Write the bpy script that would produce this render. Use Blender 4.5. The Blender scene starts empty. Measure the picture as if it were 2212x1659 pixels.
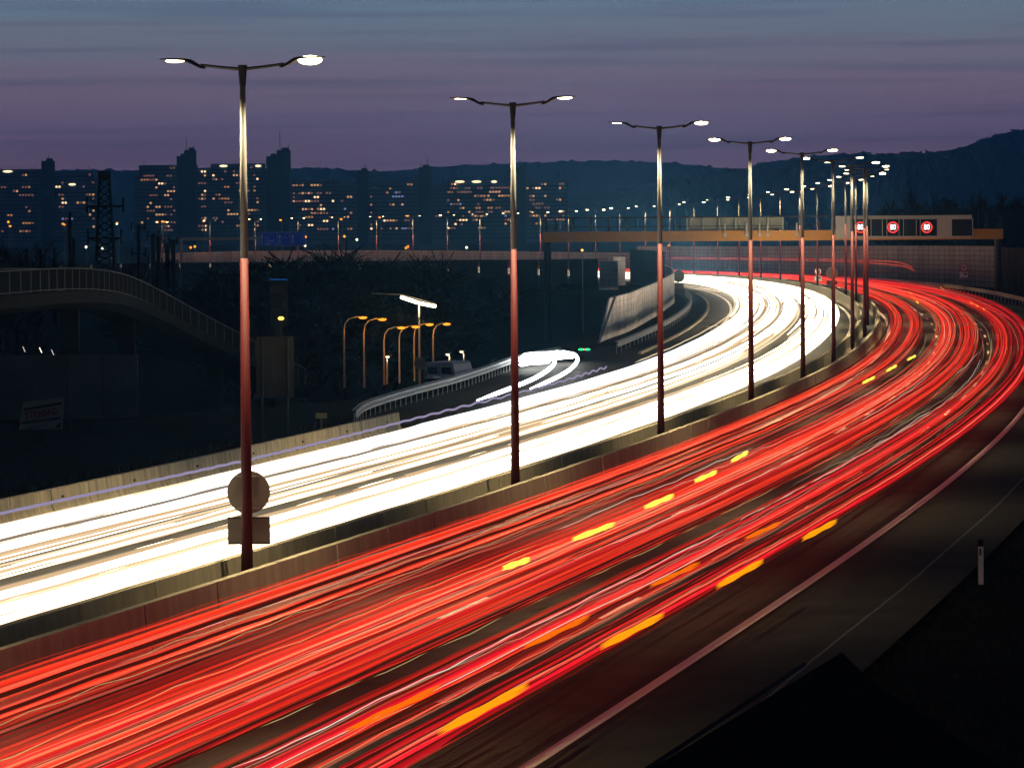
import bpy, math, random
import numpy as np
from mathutils import Vector, Matrix
random.seed(7); RNG = np.random.default_rng(7)
sc = bpy.context.scene
C = sc.collection
HC = 9.05                       # height of the bridge the photographer stands on
F = 9500.0                      # focal length in units where the frame is 2212 wide
# ------------------------------------------------------------------ camera
ROLL = 0.0072
th = math.atan((829.5-490)/F)
FWD = Vector((0, math.cos(th), -math.sin(th))); R0 = Vector((1, 0, 0)); U0 = R0.cross(FWD)
RIGHT = R0*math.cos(ROLL) - U0*math.sin(ROLL); UP = R0*math.sin(ROLL) + U0*math.cos(ROLL)
cam_d = bpy.data.cameras.new('camera'); cam = bpy.data.objects.new('camera', cam_d); C.objects.link(cam)
cam_d.sensor_fit = 'HORIZONTAL'; cam_d.sensor_width = 36; cam_d.lens = 36*F/2212
cam_d.clip_start = 0.5; cam_d.clip_end = 30000
M = Matrix((RIGHT, UP, -FWD)).transposed().to_4x4(); M.translation = Vector((0, 0, HC))
cam.matrix_world = M
sc.camera = cam
def ray(px, py):
    v = FWD*F + RIGHT*(px-1106) - UP*(py-829.5); return v/v.y
def at(px, py, d):
    v = ray(px, py); return Vector((v.x*d, d, HC+v.z*d))
def at_z(px, py, z=0.0):
    v = ray(px, py); t = (z-HC)/v.z; return Vector((v.x*t, t, z))
# ------------------------------------------------------------------ world: dusk sky
W = bpy.data.worlds.new('World'); sc.world = W; W.use_nodes = True
nt = W.node_tree; nt.nodes.clear()
def N(t, **k):
    n = nt.nodes.new(t)
    for a, b in k.items(): setattr(n, a, b)
    return n
def L(a, b): nt.links.new(a, b)
tc = N('ShaderNodeTexCoord'); sep = N('ShaderNodeSeparateXYZ'); L(tc.outputs['Generated'], sep.inputs[0])
ramp = N('ShaderNodeValToRGB'); mr = N('ShaderNodeMapRange'); mr.inputs[1].default_value = 0.0; mr.inputs[2].default_value = 0.50
L(sep.outputs['Z'], mr.inputs[0])
# soft horizontal cloud streaks bend the gradient up and down
mp = N('ShaderNodeMapping'); mp.inputs['Scale'].default_value = (9, 9, 210); mp.inputs['Rotation'].default_value = (0, math.radians(-0.5), 0)
L(tc.outputs['Generated'], mp.inputs[0])
ns = N('ShaderNodeTexNoise'); ns.inputs['Scale'].default_value = 1.0; ns.inputs['Detail'].default_value = 5; ns.inputs['Roughness'].default_value = 0.55
L(mp.outputs[0], ns.inputs['Vector'])
ad = N('ShaderNodeMath', operation='MULTIPLY_ADD'); ad.inputs[1].default_value = 0.034; 
L(ns.outputs['Fac'], ad.inputs[0]); 
sb = N('ShaderNodeMath', operation='SUBTRACT'); L(mr.outputs[0], sb.inputs[0]); sb.inputs[1].default_value = 0.017
L(sb.outputs[0], ad.inputs[2]); L(ad.outputs[0], ramp.inputs[0])
cr = ramp.color_ramp
stops = [(0.0, (.40, .16, .30)), (0.026, (.31, .185, .33)), (0.044, (.255, .185, .33)), (0.062, (.265, .19, .30)), (0.084, (.225, .235, .32)), (0.108, (.175, .27, .37)), (0.28, (.045, .060, .085)), (1.0, (.010, .013, .021))]
while len(cr.elements) < len(stops): cr.elements.new(0.5)
for e, (p, c) in zip(cr.elements, stops): e.position = p; e.color = (*c, 1)
mp2 = N('ShaderNodeMapping'); mp2.inputs['Scale'].default_value = (10, 10, 380); mp2.inputs['Location'].default_value = (3, 1, 2); mp2.inputs['Rotation'].default_value = (0, math.radians(0.7), 0)
L(tc.outputs['Generated'], mp2.inputs[0])
ns2 = N('ShaderNodeTexNoise'); ns2.inputs['Scale'].default_value = 1.0; ns2.inputs['Detail'].default_value = 4; L(mp2.outputs[0], ns2.inputs['Vector'])
st = N('ShaderNodeValToRGB'); st.color_ramp.elements[0].position = .47; st.color_ramp.elements[1].position = .78
st.color_ramp.elements[0].color = (0, 0, 0, 1); st.color_ramp.elements[1].color = (1, 1, 1, 1)
L(ns2.outputs['Fac'], st.inputs[0])
mx = N('ShaderNodeMix', data_type='RGBA'); mul = N('ShaderNodeMath', operation='MULTIPLY'); mul.inputs[1].default_value = 0.55
L(st.outputs[0], mul.inputs[0]); L(mul.outputs[0], mx.inputs['Factor'])
L(ramp.outputs[0], mx.inputs['A']); mx.inputs['B'].default_value = (.10, .105, .22, 1)
bg = N('ShaderNodeBackground'); bg.inputs['Strength'].default_value = .93
L(mx.outputs['Result'], bg.inputs['Color'])
wo = N('ShaderNodeOutputWorld'); L(bg.outputs[0], wo.inputs['Surface'])
# ------------------------------------------------------------------ render settings
sc.view_settings.view_transform = 'Standard'; sc.view_settings.look = 'None'
sc.view_settings.exposure = 0; sc.view_settings.gamma = 1; sc.view_settings.use_curve_mapping = False
cy = sc.cycles
sc.render.engine = 'CYCLES'
cy.use_denoising = True; cy.denoiser = 'OPENIMAGEDENOISE'
cy.max_bounces = 4; cy.diffuse_bounces = 2; cy.glossy_bounces = 2; cy.transmission_bounces = 2; cy.volume_bounces = 0; cy.transparent_max_bounces = 160
cy.sample_clamp_indirect = 2.0; cy.sample_clamp_direct = 30.0
cy.use_light_tree = True; cy.caustics_reflective = False; cy.caustics_refractive = False
cy.use_adaptive_sampling = True; cy.adaptive_threshold = 0.02

# ------------------------------------------------------------------ materials
def mat(name, col, rough=0.8, metal=0.0, emit=None, strength=0.0, noise=None, bump=None, rnd=0.0, streak=False):
    """noise=(scale, amount); bump=(scale, dist); rnd = tone difference from one piece to the next"""
    m = bpy.data.materials.new(name); m.use_nodes = True; t = m.node_tree; b = t.nodes['Principled BSDF']
    b.inputs['Base Color'].default_value = (*col, 1); b.inputs['Roughness'].default_value = rough; b.inputs['Specular IOR Level'].default_value = .5 if rough < .6 else (.2 if rough < .79 else .04); b.inputs['Metallic'].default_value = metal
    if emit is not None:
        b.inputs['Emission Color'].default_value = (*emit, 1); b.inputs['Emission Strength'].default_value = strength
    src = None
    if noise or rnd:
        rgb = t.nodes.new('ShaderNodeHueSaturation'); rgb.inputs['Color'].default_value = (*col, 1)
        fac = None
        if noise:
            g = t.nodes.new('ShaderNodeNewGeometry'); mpn = t.nodes.new('ShaderNodeMapping')
            t.links.new(g.outputs['Position'], mpn.inputs[0])
            if streak: mpn.inputs['Scale'].default_value = (1.6, 1.6, 0.16)
            n1 = t.nodes.new('ShaderNodeTexNoise'); n1.inputs['Scale'].default_value = noise[0]; n1.inputs['Detail'].default_value = 8; n1.inputs['Roughness'].default_value = 0.65
            t.links.new(mpn.outputs[0], n1.inputs['Vector'])
            r1 = t.nodes.new('ShaderNodeMapRange'); r1.inputs[1].default_value = .3; r1.inputs[2].default_value = .7
            r1.inputs[3].default_value = 1-noise[1]; r1.inputs[4].default_value = 1+noise[1]
            t.links.new(n1.outputs['Fac'], r1.inputs[0]); fac = r1.outputs[0]
        if rnd:
            oi = t.nodes.new('ShaderNodeObjectInfo'); r2 = t.nodes.new('ShaderNodeMapRange')
            r2.inputs[3].default_value = 1-rnd; r2.inputs[4].default_value = 1+rnd
            t.links.new(oi.outputs['Random'], r2.inputs[0])
            if fac is None: fac = r2.outputs[0]
            else:
                mm = t.nodes.new('ShaderNodeMath'); mm.operation = 'MULTIPLY'; t.links.new(fac, mm.inputs[0]); t.links.new(r2.outputs[0], mm.inputs[1]); fac = mm.outputs[0]
        t.links.new(fac, rgb.inputs['Value']); t.links.new(rgb.outputs[0], b.inputs['Base Color'])
    if bump:
        g = t.nodes.new('ShaderNodeNewGeometry'); n2 = t.nodes.new('ShaderNodeTexNoise'); n2.inputs['Scale'].default_value = bump[0]; n2.inputs['Detail'].default_value = 6
        t.links.new(g.outputs['Position'], n2.inputs['Vector'])
        bp = t.nodes.new('ShaderNodeBump'); bp.inputs['Distance'].default_value = bump[1]; bp.inputs['Strength'].default_value = .7
        t.links.new(n2.outputs['Fac'], bp.inputs['Height']); t.links.new(bp.outputs[0], b.inputs['Normal'])
    return m
def emi(name, col, s):
    m = bpy.data.materials.new(name); m.use_nodes = True; t = m.node_tree; t.nodes.clear()
    e = t.nodes.new('ShaderNodeEmission'); e.inputs[0].default_value = (*col, 1); e.inputs[1].default_value = s
    o = t.nodes.new('ShaderNodeOutputMaterial'); t.links.new(e.outputs[0], o.inputs[0]); return m
def glow(name, col, s, keep):
    """light recorded in the air: adds its own light and lets part of what lies behind through"""
    m = bpy.data.materials.new(name); m.use_nodes = True; t = m.node_tree; t.nodes.clear()
    e = t.nodes.new('ShaderNodeEmission'); e.inputs[0].default_value = (*col, 1); e.inputs[1].default_value = s
    tr = t.nodes.new('ShaderNodeBsdfTransparent'); tr.inputs[0].default_value = (keep, keep, keep, 1)
    a = t.nodes.new('ShaderNodeAddShader'); t.links.new(e.outputs[0], a.inputs[0]); t.links.new(tr.outputs[0], a.inputs[1])
    o = t.nodes.new('ShaderNodeOutputMaterial'); t.links.new(a.outputs[0], o.inputs[0]); return m
M_ = {}
M_['asphalt'] = mat('asphalt', (.050, .046, .036), .80, noise=(.35, .28), bump=(9, .01))
M_['asphalt_patch'] = mat('asphalt_patch', (.034, .032, .030), .7, noise=(1.2, .3), bump=(9, .01))
M_['paint'] = mat('road_paint', (.78, .73, .62), .7, noise=(6, .15))
M_['grass'] = mat('dark_grass', (.008, .007, .004), .95, noise=(1.5, .5), bump=(3, .06))
M_['concrete'] = mat('concrete', (.34, .30, .21), .85, noise=(1.3, .20), bump=(6, .01), rnd=.08, streak=True)
M_['concrete_stained_lit'] = mat('stained_lit_concrete', (.60, .51, .33), .85, noise=(1.6, .42), bump=(6, .01), rnd=.10, streak=True)  # real stain streaks; headlight brightness on the barrier put into the paler base
M_['gap_shade'] = mat('gap_shade_dark', (.05, .045, .035), .9)  # recess shade between wall planks, put into a dark backing
M_['galv'] = mat('galvanised_steel', (.42, .41, .38), .45, .6, noise=(2, .15))
M_['pole_white'] = mat('white_pole_paint', (.10, .10, .092), .55)
M_['pole_red'] = mat('red_pole_paint', (.055, .002, .0018), .60, noise=(3, .1))
M_['dark_metal'] = mat('dark_metal', (.03, .028, .027), .5, .3)
M_['sign_back'] = mat('sign_back', (.23, .20, .15), .6, .2, noise=(30, .12))
M_['sign_back2'] = mat('sign_back_grey', (.05, .042, .026), .6, .1, noise=(2, .1))
M_['white'] = mat('sign_white', (.72, .70, .66), .5)
M_['red'] = mat('sign_red', (.45, .02, .02), .5)
M_['black'] = mat('black_print', (.012, .012, .012), .6)
M_['lens'] = emi('lamp_led', (1.0, .76, .40), 14)
M_['wallp'] = mat('noise_wall_panel', (.42, .38, .29), .85, noise=(1.3, .22), bump=(3, .02), rnd=.14)
M_['wallp2'] = mat('noise_wall_panel_lit', (.86, .82, .74), .85, noise=(1.0, .12), bump=(3, .02), rnd=.08)  # headlight brightness on these walls put into the pale base colour
M_['wallp3'] = mat('noise_wall_panel_unlit', (.060, .065, .070), .85, noise=(.8, .18), rnd=.10)  # shade of the unlit wall sides put into the dark base colour
M_['wall_unlit'] = mat('noise_wall_unlit', (.045, .036, .026), .9, noise=(.8, .2), rnd=.1)  # darkness beyond the reach of the headlights put into the panel colour
M_['post'] = mat('wall_post', (.11, .10, .085), .8)
M_['blue_frame'] = mat('blue_grey_frame', (.09, .14, .20), .5)
M_['gantry_grey'] = mat('gantry_grey_green', (.36, .36, .25), .55, .1, noise=(.8, .12))
M_['gantry_dark'] = mat('gantry_dark', (.035, .035, .033), .6)
M_['gantry_orange'] = mat('gantry_orange', (.50, .22, .02), .55, noise=(.8, .1))
M_['gantry_box'] = mat('gantry_sign_box', (.46, .43, .34), .5, noise=(.8, .08))
M_['vms'] = mat('display_face', (.015, .014, .013), .7)
M_['vms_red'] = emi('display_red', (1, .04, .03), 2.0)
M_['vms_white'] = emi('display_white', (1, .93, .95), 1.6)
M_['bld'] = mat('tower_block_facade', (.10, .14, .22), .8, noise=(.05, .1))  # blue of the distant haze put into the facade colour
M_['bld2'] = mat('tower_block_core', (.022, .032, .055), .8)
M_['bldband'] = mat('balcony_band', (.035, .045, .070), .8)
M_['win_dark'] = mat('dark_window', (.010, .012, .016), .3)
WINM = [emi('lit_window_warm', (1, .52, .22), .9), emi('lit_window_orange', (1, .42, .14), .55), emi('lit_window_bright', (1, .66, .34), 2.2), emi('lit_window_dim', (1, .42, .30), .22), emi('lit_window_cool', (.45, .55, 1), .5)]
M_['pent'] = emi('penthouse_lamp', (1, .82, .45), 2.4)
M_['hill'] = mat('hill_forest', (.006, .034, .070), .95, noise=(.02, .3))  # haze blue over the forest put into its base colour
M_['bark'] = mat('bark', (.010, .008, .006), .9)
M_['bark_far'] = mat('bark_grey', (.026, .024, .022), .9)
M_['orange_lamp'] = emi('sodium_lamp', (1, .30, .02), 2.2)
M_['white_lamp'] = emi('mercury_lamp', (1, .90, .55), 3.0)
M_['tube_lamp'] = emi('floodlight_tube', (1, .84, .55), 6)
M_['steel_pole'] = mat('steel_pole', (.25, .23, .2), .5, .3)
M_['van'] = mat('white_van_paint', (.20, .22, .27), .3)
M_['glass'] = mat('dark_glass', (.01, .012, .015), .1)
M_['rubber'] = mat('rubber', (.01, .01, .01), .8)
M_['green_led'] = emi('green_led', (.03, 1, .25), 2.5)
M_['red_led'] = emi('red_led', (1, .05, .02), 3.0)
M_['blue_sign'] = mat('blue_sign', (.015, .05, .30), .5, emit=(.01, .04, .30), strength=.13)
M_['board'] = mat('site_board', (.16, .14, .135), .6)
M_['board_red'] = mat('board_red', (.16, .012, .010), .6)
M_['board_dark'] = mat('board_dark', (.004, .004, .006), .7)
M_['bill'] = mat('billboard_green', (.006, .020, .024), .7)
M_['bill_t'] = mat('billboard_text', (.035, .045, .06), .7)
M_['blue_strip'] = emi('blue_strip', (.01, .12, .42), .45)
M_['yellow_lamp'] = emi('yellow_beacon', (1, .55, .08), 3.0)
M_['yellow_sign'] = mat('yellow_sign', (.20, .17, .06), .6)
M_['reflect'] = mat('reflector_red', (.12, .01, .008), .4)
M_['post_white'] = mat('post_white', (.70, .66, .56), .6, noise=(8, .15))

# ------------------------------------------------------------------ mesh helpers
class MB:
    def __init__(s): s.v = []; s.f = []; s.m = []; s.n = 0
    def add(s, v, f, m=0):
        v = np.asarray(v, float); s.v.append(v); s.f += [tuple(int(i)+s.n for i in q) for q in f]; s.m += [m]*len(f); s.n += len(v)
    def box(s, c, d, m=0, rz=0.0, top=1.0):
        x, y, z = d[0]/2, d[1]/2, d[2]/2
        v = np.array([(-x, -y, -z), (x, -y, -z), (x, y, -z), (-x, y, -z), (-x*top, -y*top, z), (x*top, -y*top, z), (x*top, y*top, z), (-x*top, y*top, z)])
        if rz:
            c_, s_ = math.cos(rz), math.sin(rz); v = np.stack([v[:, 0]*c_-v[:, 1]*s_, v[:, 0]*s_+v[:, 1]*c_, v[:, 2]], 1)
        s.add(v+np.array(c), [(0, 3, 2, 1), (4, 5, 6, 7), (0, 1, 5, 4), (1, 2, 6, 5), (2, 3, 7, 6), (3, 0, 4, 7)], m)
    def tube(s, p, r, k=4, m=0, cap=True):
        p = np.asarray(p, float); n = len(p); r = np.broadcast_to(np.asarray(r, float), (n,))
        t = np.gradient(p, axis=0); t /= np.linalg.norm(t, axis=1)[:, None]+1e-12
        ref = np.tile(np.array([0, 0, 1.0]), (n, 1)); ref[np.abs(t[:, 2]) > .9] = (0, 1, 0)
        if np.any(np.abs(t[:, 2]) > .9): ref[:] = (0, 1, 0) if abs(t[0, 1]) < .9 else (1, 0, 0)
        a = np.cross(t, ref); a /= np.linalg.norm(a, axis=1)[:, None]+1e-12; b = np.cross(a, t)
        an = np.arange(k)*2*np.pi/k
        v = p[:, None, :] + r[:, None, None]*(np.cos(an)[None, :, None]*a[:, None, :]+np.sin(an)[None, :, None]*b[:, None, :])
        i = np.arange(n-1)[:, None]*k; j = np.arange(k)[None, :]; j2 = (j+1) % k
        f = np.stack([i+j, i+j2, i+k+j2, i+k+j], -1).reshape(-1, 4).tolist()
        if cap: f += [tuple(range(k-1, -1, -1)), tuple(range((n-1)*k, n*k))]
        s.add(v.reshape(-1, 3), f, m)
    def quad(s, pts, m=0): s.add(pts, [tuple(range(len(pts)))], m)
    def ell(s, c, r, m=0, k=10, h=6):
        v = []; f = []
        for i in range(h+1):
            ph = math.pi*i/h
            for j in range(k):
                a = 2*math.pi*j/k; v.append((c[0]+r[0]*math.sin(ph)*math.cos(a), c[1]+r[1]*math.sin(ph)*math.sin(a), c[2]+r[2]*math.cos(ph)))
        for i in range(h):
            for j in range(k): f.append((i*k+j, (i+1)*k+j, (i+1)*k+(j+1) % k, i*k+(j+1) % k))
        s.add(v, f, m)
    def disc(s, c, r, th, m=0, k=28):   # disc facing -y
        a = np.arange(k)*2*np.pi/k
        fr = np.stack([c[0]+r*np.cos(a), np.full(k, c[1]-th/2), c[2]+r*np.sin(a)], 1); bk = fr.copy(); bk[:, 1] += th
        s.add(np.vstack([fr, bk]), [tuple(range(k)), tuple(range(2*k-1, k-1, -1))]+[(i, i+k, (i+1) % k+k, (i+1) % k) for i in range(k)], m)
    def ring(s, c, r0, r1, th, m=0, k=32):
        a = np.arange(k)*2*np.pi/k; V = []
        for (r, y) in ((r0, -th/2), (r1, -th/2), (r1, th/2), (r0, th/2)):
            V.append(np.stack([c[0]+r*np.cos(a), np.full(k, c[1]+y), c[2]+r*np.sin(a)], 1))
        f = []
        for q in range(4):
            q2 = (q+1) % 4
            f += [(q*k+i, q*k+(i+1) % k, q2*k+(i+1) % k, q2*k+i) for i in range(k)]
        s.add(np.vstack(V), f, m)
    def mesh(s, name, mats):
        me = bpy.data.meshes.new(name); me.from_pydata(np.vstack(s.v).tolist() if s.v else [], [], s.f)
        for q in (mats if isinstance(mats, (list, tuple)) else [mats]): me.materials.append(q)
        if isinstance(mats, (list, tuple)): me.polygons.foreach_set('material_index', np.array(s.m, dtype=np.int32))
        me.update(); return me
    def build(s, name, mats, parent=None, loc=None, smooth=False):
        me = s.mesh(name, mats)
        if smooth: me.polygons.foreach_set('use_smooth', [True]*len(me.polygons))
        return link(name, me, parent, loc)
def link(name, data, parent=None, loc=None, rz=0.0):
    o = bpy.data.objects.new(name, data); C.objects.link(o)
    if parent is not None: o.parent = parent
    if loc is not None: o.location = loc
    if rz: o.rotation_euler = (0, 0, rz)
    return o
def tag(o, label=None, cat=None, group=None, kind=None):
    if label: o['label'] = label
    if cat: o['category'] = cat
    if group: o['group'] = group
    if kind: o['kind'] = kind
    return o
def thing(name, label, cat, loc=(0, 0, 0), rz=0.0, group=None):
    return tag(link(name, None, None, loc, rz), label, cat, group)
def copy_tree(o, parent=None):
    c = o.copy(); C.objects.link(c)
    if parent is not None: c.parent = parent
    for ch in o.children: copy_tree(ch, c)
    return c
def text(name, body, size, m, parent, loc, rot=(math.pi/2, 0, 0), depth=.01, align='CENTER', sx=1.0, bold=0.0):
    cu = bpy.data.curves.new(name, 'FONT'); cu.body = body; cu.size = size; cu.align_x = align; cu.align_y = 'CENTER'; cu.extrude = depth; cu.offset = bold
    o = bpy.data.objects.new(name, cu); C.objects.link(o)
    me = bpy.data.meshes.new_from_object(o.evaluated_get(bpy.context.evaluated_depsgraph_get()))
    bpy.data.objects.remove(o); bpy.data.curves.remove(cu)
    me.materials.clear(); me.materials.append(m)
    q = link(name, me, parent, loc); q.rotation_euler = rot; q.scale = (sx, 1, 1)
    return q
def smooth(t): t = np.clip(t, 0, 1); return t*t*(3-2*t)

# ------------------------------------------------------------------ the motorway's centre line
S0, S1 = -90, 1230
_s = np.arange(S0, S1+1, 1.0)
_cs = np.clip(_s, 0, 1215)/1000
_h = np.polyval([0.55709, -2.05332, 2.17125, -0.86421, -0.30225, 0.18984], _cs); _h = np.where(_s < 0, .18984+.008*smooth(-_s/60), _h)
_zp = np.polyval([-54.3966, 164.2585, -169.939, 64.9308, -6.0957, 0.0072], _cs); _z = _zp*smooth((_s-110)/120)
_x = np.cumsum(np.sin(_h)); _y = np.cumsum(np.cos(_h)); i0 = int(-S0)
_x += -6.38-_x[i0]; _y += 105.2-_y[i0]
def med(s):
    return np.interp(s, _s, _x), np.interp(s, _s, _y), np.interp(s, _s, _z), np.interp(s, _s, _h)
def road(s, off, z=0.0):
    """points at distance s along the centre line, off metres to its right, z above the road"""
    s = np.asarray(s, float); x, y, zz, h = med(s)
    return np.stack([x+np.cos(h)*off, y-np.sin(h)*off, zz+z+0*s], -1)
def locate(x, y):
    d = (_x-x)**2+(_y-y)**2; k = int(np.argmin(d)); h = _h[k]
    return _s[k], (x-_x[k])*math.cos(h)-(y-_y[k])*math.sin(h), _z[k]
def ss(a, b, near=2.0, far=8.0):
    out = [a]
    while out[-1] < b: out.append(out[-1]+near+(far-near)*min(1, max(0, out[-1]/500)))
    out[-1] = b; return np.array(out)

# ------------------------------------------------------------------ ground
def terrain(x, y):
    s, off, z = locate(x, y)
    base = z-.14
    lateral = float(smooth((-off-19.5)/22))
    basin = -7*lateral*float(smooth((y-205)/110))*(1-float(smooth((y-500)/70)))
    far = 0.0
    if y > 700 and abs(off) > 24: base = min(base, -.3)
    rightbank = -1.2*float(smooth((off-17.5)/8)) if off > 0 else 0
    return base+basin+rightbank
xs = np.unique(np.concatenate([np.arange(-60, 80, 2.5), np.arange(-260, 262, 12), [-6000, -2500, -1000, -500, 500, 1000, 2500, 6000]]))
ys = np.unique(np.concatenate([[-300, -100, 0, 20], np.arange(35, 620, 6), np.arange(620, 1400, 20), [1500, 2000, 3000, 5000, 8000, 10500]]))
gv = [(x, y, terrain(x, y) if abs(x) < 300 and y < 1420 else -2.6) for y in ys for x in xs]
nx = len(xs); gf = [(j*nx+i, j*nx+i+1, (j+1)*nx+i+1, (j+1)*nx+i) for j in range(len(ys)-1) for i in range(nx-1)]
b = MB(); b.add(gv, gf); ground = tag(b.build('ground', M_['grass'], smooth=True), kind='structure')

def strip(mb, s, o0, o1, z, m=0):
    a = road(s, o0, z); c = road(s, o1, z); n = len(s)
    mb.add(np.vstack([a, c]), [(i, n+i, n+i+1, i+1) for i in range(n-1)], m)
sl = ss(-85, 1225, 3, 8)
b = MB(); strip(b, sl, .35, 16.3, 0.0); roadR = tag(b.build('road', M_['asphalt']), kind='structure')
b = MB(); strip(b, sl, -13.6, -.35, 0.0); roadL = tag(b.build('road', M_['asphalt']), kind='structure')
b = MB(); strip(b, sl, -.35, .35, -.02); tag(b.build('median_strip', M_['asphalt_patch']), kind='structure')
# slip road joining from the left
rail_px = [(768, 925), (786, 906), (830, 890), (886, 872), (951, 854), (1006, 837), (1056, 819), (1105, 800), (1160, 786), (1215, 775)]
rail = [at_z(*p) for p in rail_px]
b = MB(); inner = []
for p in rail:
    s, off, z = locate(p.x, p.y); inner.append(tuple(road(s, -13.59, -.004)))
outer = [(p.x-.5, p.y, -.004) for p in rail]
n_ = len(rail); b.add(inner+outer, [(i, n_+i, n_+i+1, i+1) for i in range(n_-1)])
s2 = ss(170, 1225, 3, 8); strip(b, s2, -17.2, -13.59, -.004)
q = at_z(1215, 775); e0 = road(175., -17.2, -.004); 
b.quad([tuple(inner[-1]), tuple(outer[-1]), tuple(road(215., -19.0, -.006)), tuple(road(215., -13.59, -.006))])
tag(b.build('slip_road', M_['asphalt']), kind='structure')
# markings
def dashes(off, name_parent, s_start, s_end, w=.15):
    k = 0
    s = s_start
    while s < s_end:
        mb = MB(); strip(mb, np.linspace(s, s+5.8, 3), off-w/2, off+w/2, .005); mb.build('lane_dash', M_['paint'], name_parent); s += 18
dashes(5.25, roadR, -74.6, 640); dashes(8.95, roadR, -74.3, 640)
dashes(-5.25, roadL, -70, 400); dashes(-8.95, roadL, -66, 400)
for off, par in ((12.5, roadR), (1.55, roadR), (-12.6, roadL), (-1.55, roadL)):
    mb = MB(); strip(mb, sl, off-.13, off+.13, .005); mb.build('edge_line', M_['paint'], par)
M_['seam'] = mat('seam_sealant', (.13, .125, .11), .7, noise=(2, .4))
mb = MB(); sw = ss(-85, 200, 2, 2); a = road(sw, 15.02, .004); wob = .012*np.sin(sw*1.3)+.02*np.sin(sw*.21)
aa = a.copy(); aa[:, 0] += wob-.035; bb = a.copy(); bb[:, 0] += wob+.035
mb.add(np.vstack([aa, bb]), [(i, len(sw)+i, len(sw)+i+1, i+1) for i in range(len(sw)-1)]); mb.build('shoulder_seam', M_['seam'], roadR)
M_['stain'] = mat('asphalt_repair', (.044, .040, .034), .8, noise=(2.5, .35))
for (px, py, w, h) in ((690, 1660, 0, 0), (1760, 1290, 0, 0), (1180, 1610, 0, 0), (1540, 1400, 0, 0), (1300, 1510, 0, 0)):
    p = at_z(px+90, py-20); a_ = np.arange(18)*2*np.pi/18; rr = 1+.25*np.sin(a_*3+px)+.12*np.sin(a_*5)
    mb = MB(); mb.quad([(p.x+.30*rr[i]*math.cos(t_)+.2*2.2*math.sin(t_), p.y+2.2*rr[i]*math.sin(t_), .003) for i, t_ in enumerate(a_)]); mb.build('repair_patch', M_['stain'], roadR)

# ------------------------------------------------------------------ concrete barriers
PROF = [(-.30, 0), (-.30, .08), (-.16, .32), (-.10, .90), (.10, .90), (.16, .32), (.30, .08), (.30, 0)]
PROFM = [(o, z*1.22) for o, z in PROF]
def barrier_piece(mb, sa, sb_, off, n=2, shrink=.035, prof=PROF, m=0):
    s = np.linspace(sa+shrink, sb_-shrink, n); k = len(prof); V = []
    for t in s:
        for (o, z) in prof: V.append(road(t, off+o, z-.02))
    f = [(i*k+j, i*k+j+1, (i+1)*k+j+1, (i+1)*k+j) for i in range(n-1) for j in range(k-1)]
    f += [tuple(range(k-1, -1, -1)), tuple(range((n-1)*k, n*k))]
    mb.add(V, f, m)
def barrier(label, off, seg, s_start, s_split, s_end, prof=PROFM, cm='concrete'):
    t = thing('concrete_barrier', label, 'crash barrier')
    s = s_start
    while s < s_split:
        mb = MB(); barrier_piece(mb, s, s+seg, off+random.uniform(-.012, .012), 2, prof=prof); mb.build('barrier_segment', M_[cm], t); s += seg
    if s_end > s:
        mb = MB()
        while s < s_end:
            barrier_piece(mb, s, s+seg, off, 2, prof=prof); s += seg
        o = mb.build('barrier_segments', M_['concrete'], t); tag(o, kind='stuff')
    return t
barrier('concrete median barrier on the side of the red tail-light lanes', .72, 6, -84, 330, 1222)
barrier('concrete median barrier on the side of the white headlight lanes', -.72, 6, -84, 330, 1222)
lb = barrier('weathered concrete roadside barrier along the outer edge of the headlight lanes', -14.25, 4.4, -61.2, 84.5-.1, 0, PROF, 'concrete_stained_lit')
mb = MB(); PL = [(o, min(z, .42)) for o, z in PROF]
barrier_piece(mb, 84.8, 87.6, -14.25, 2, prof=[(-.30, 0), (-.30, .08), (-.16, .42), (.16, .42), (.30, .08), (.30, 0)]); mb.build('barrier_end', M_['concrete'], lb)
for s in np.arange(-50, 84, 8.8):
    mb = MB(); p = road(s+3.2, -14.12, .60); mb.box(p, (.10, .16, .07), rz=-.2); mb.build('barrier_reflector', M_['dark_metal'], lb)

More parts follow.
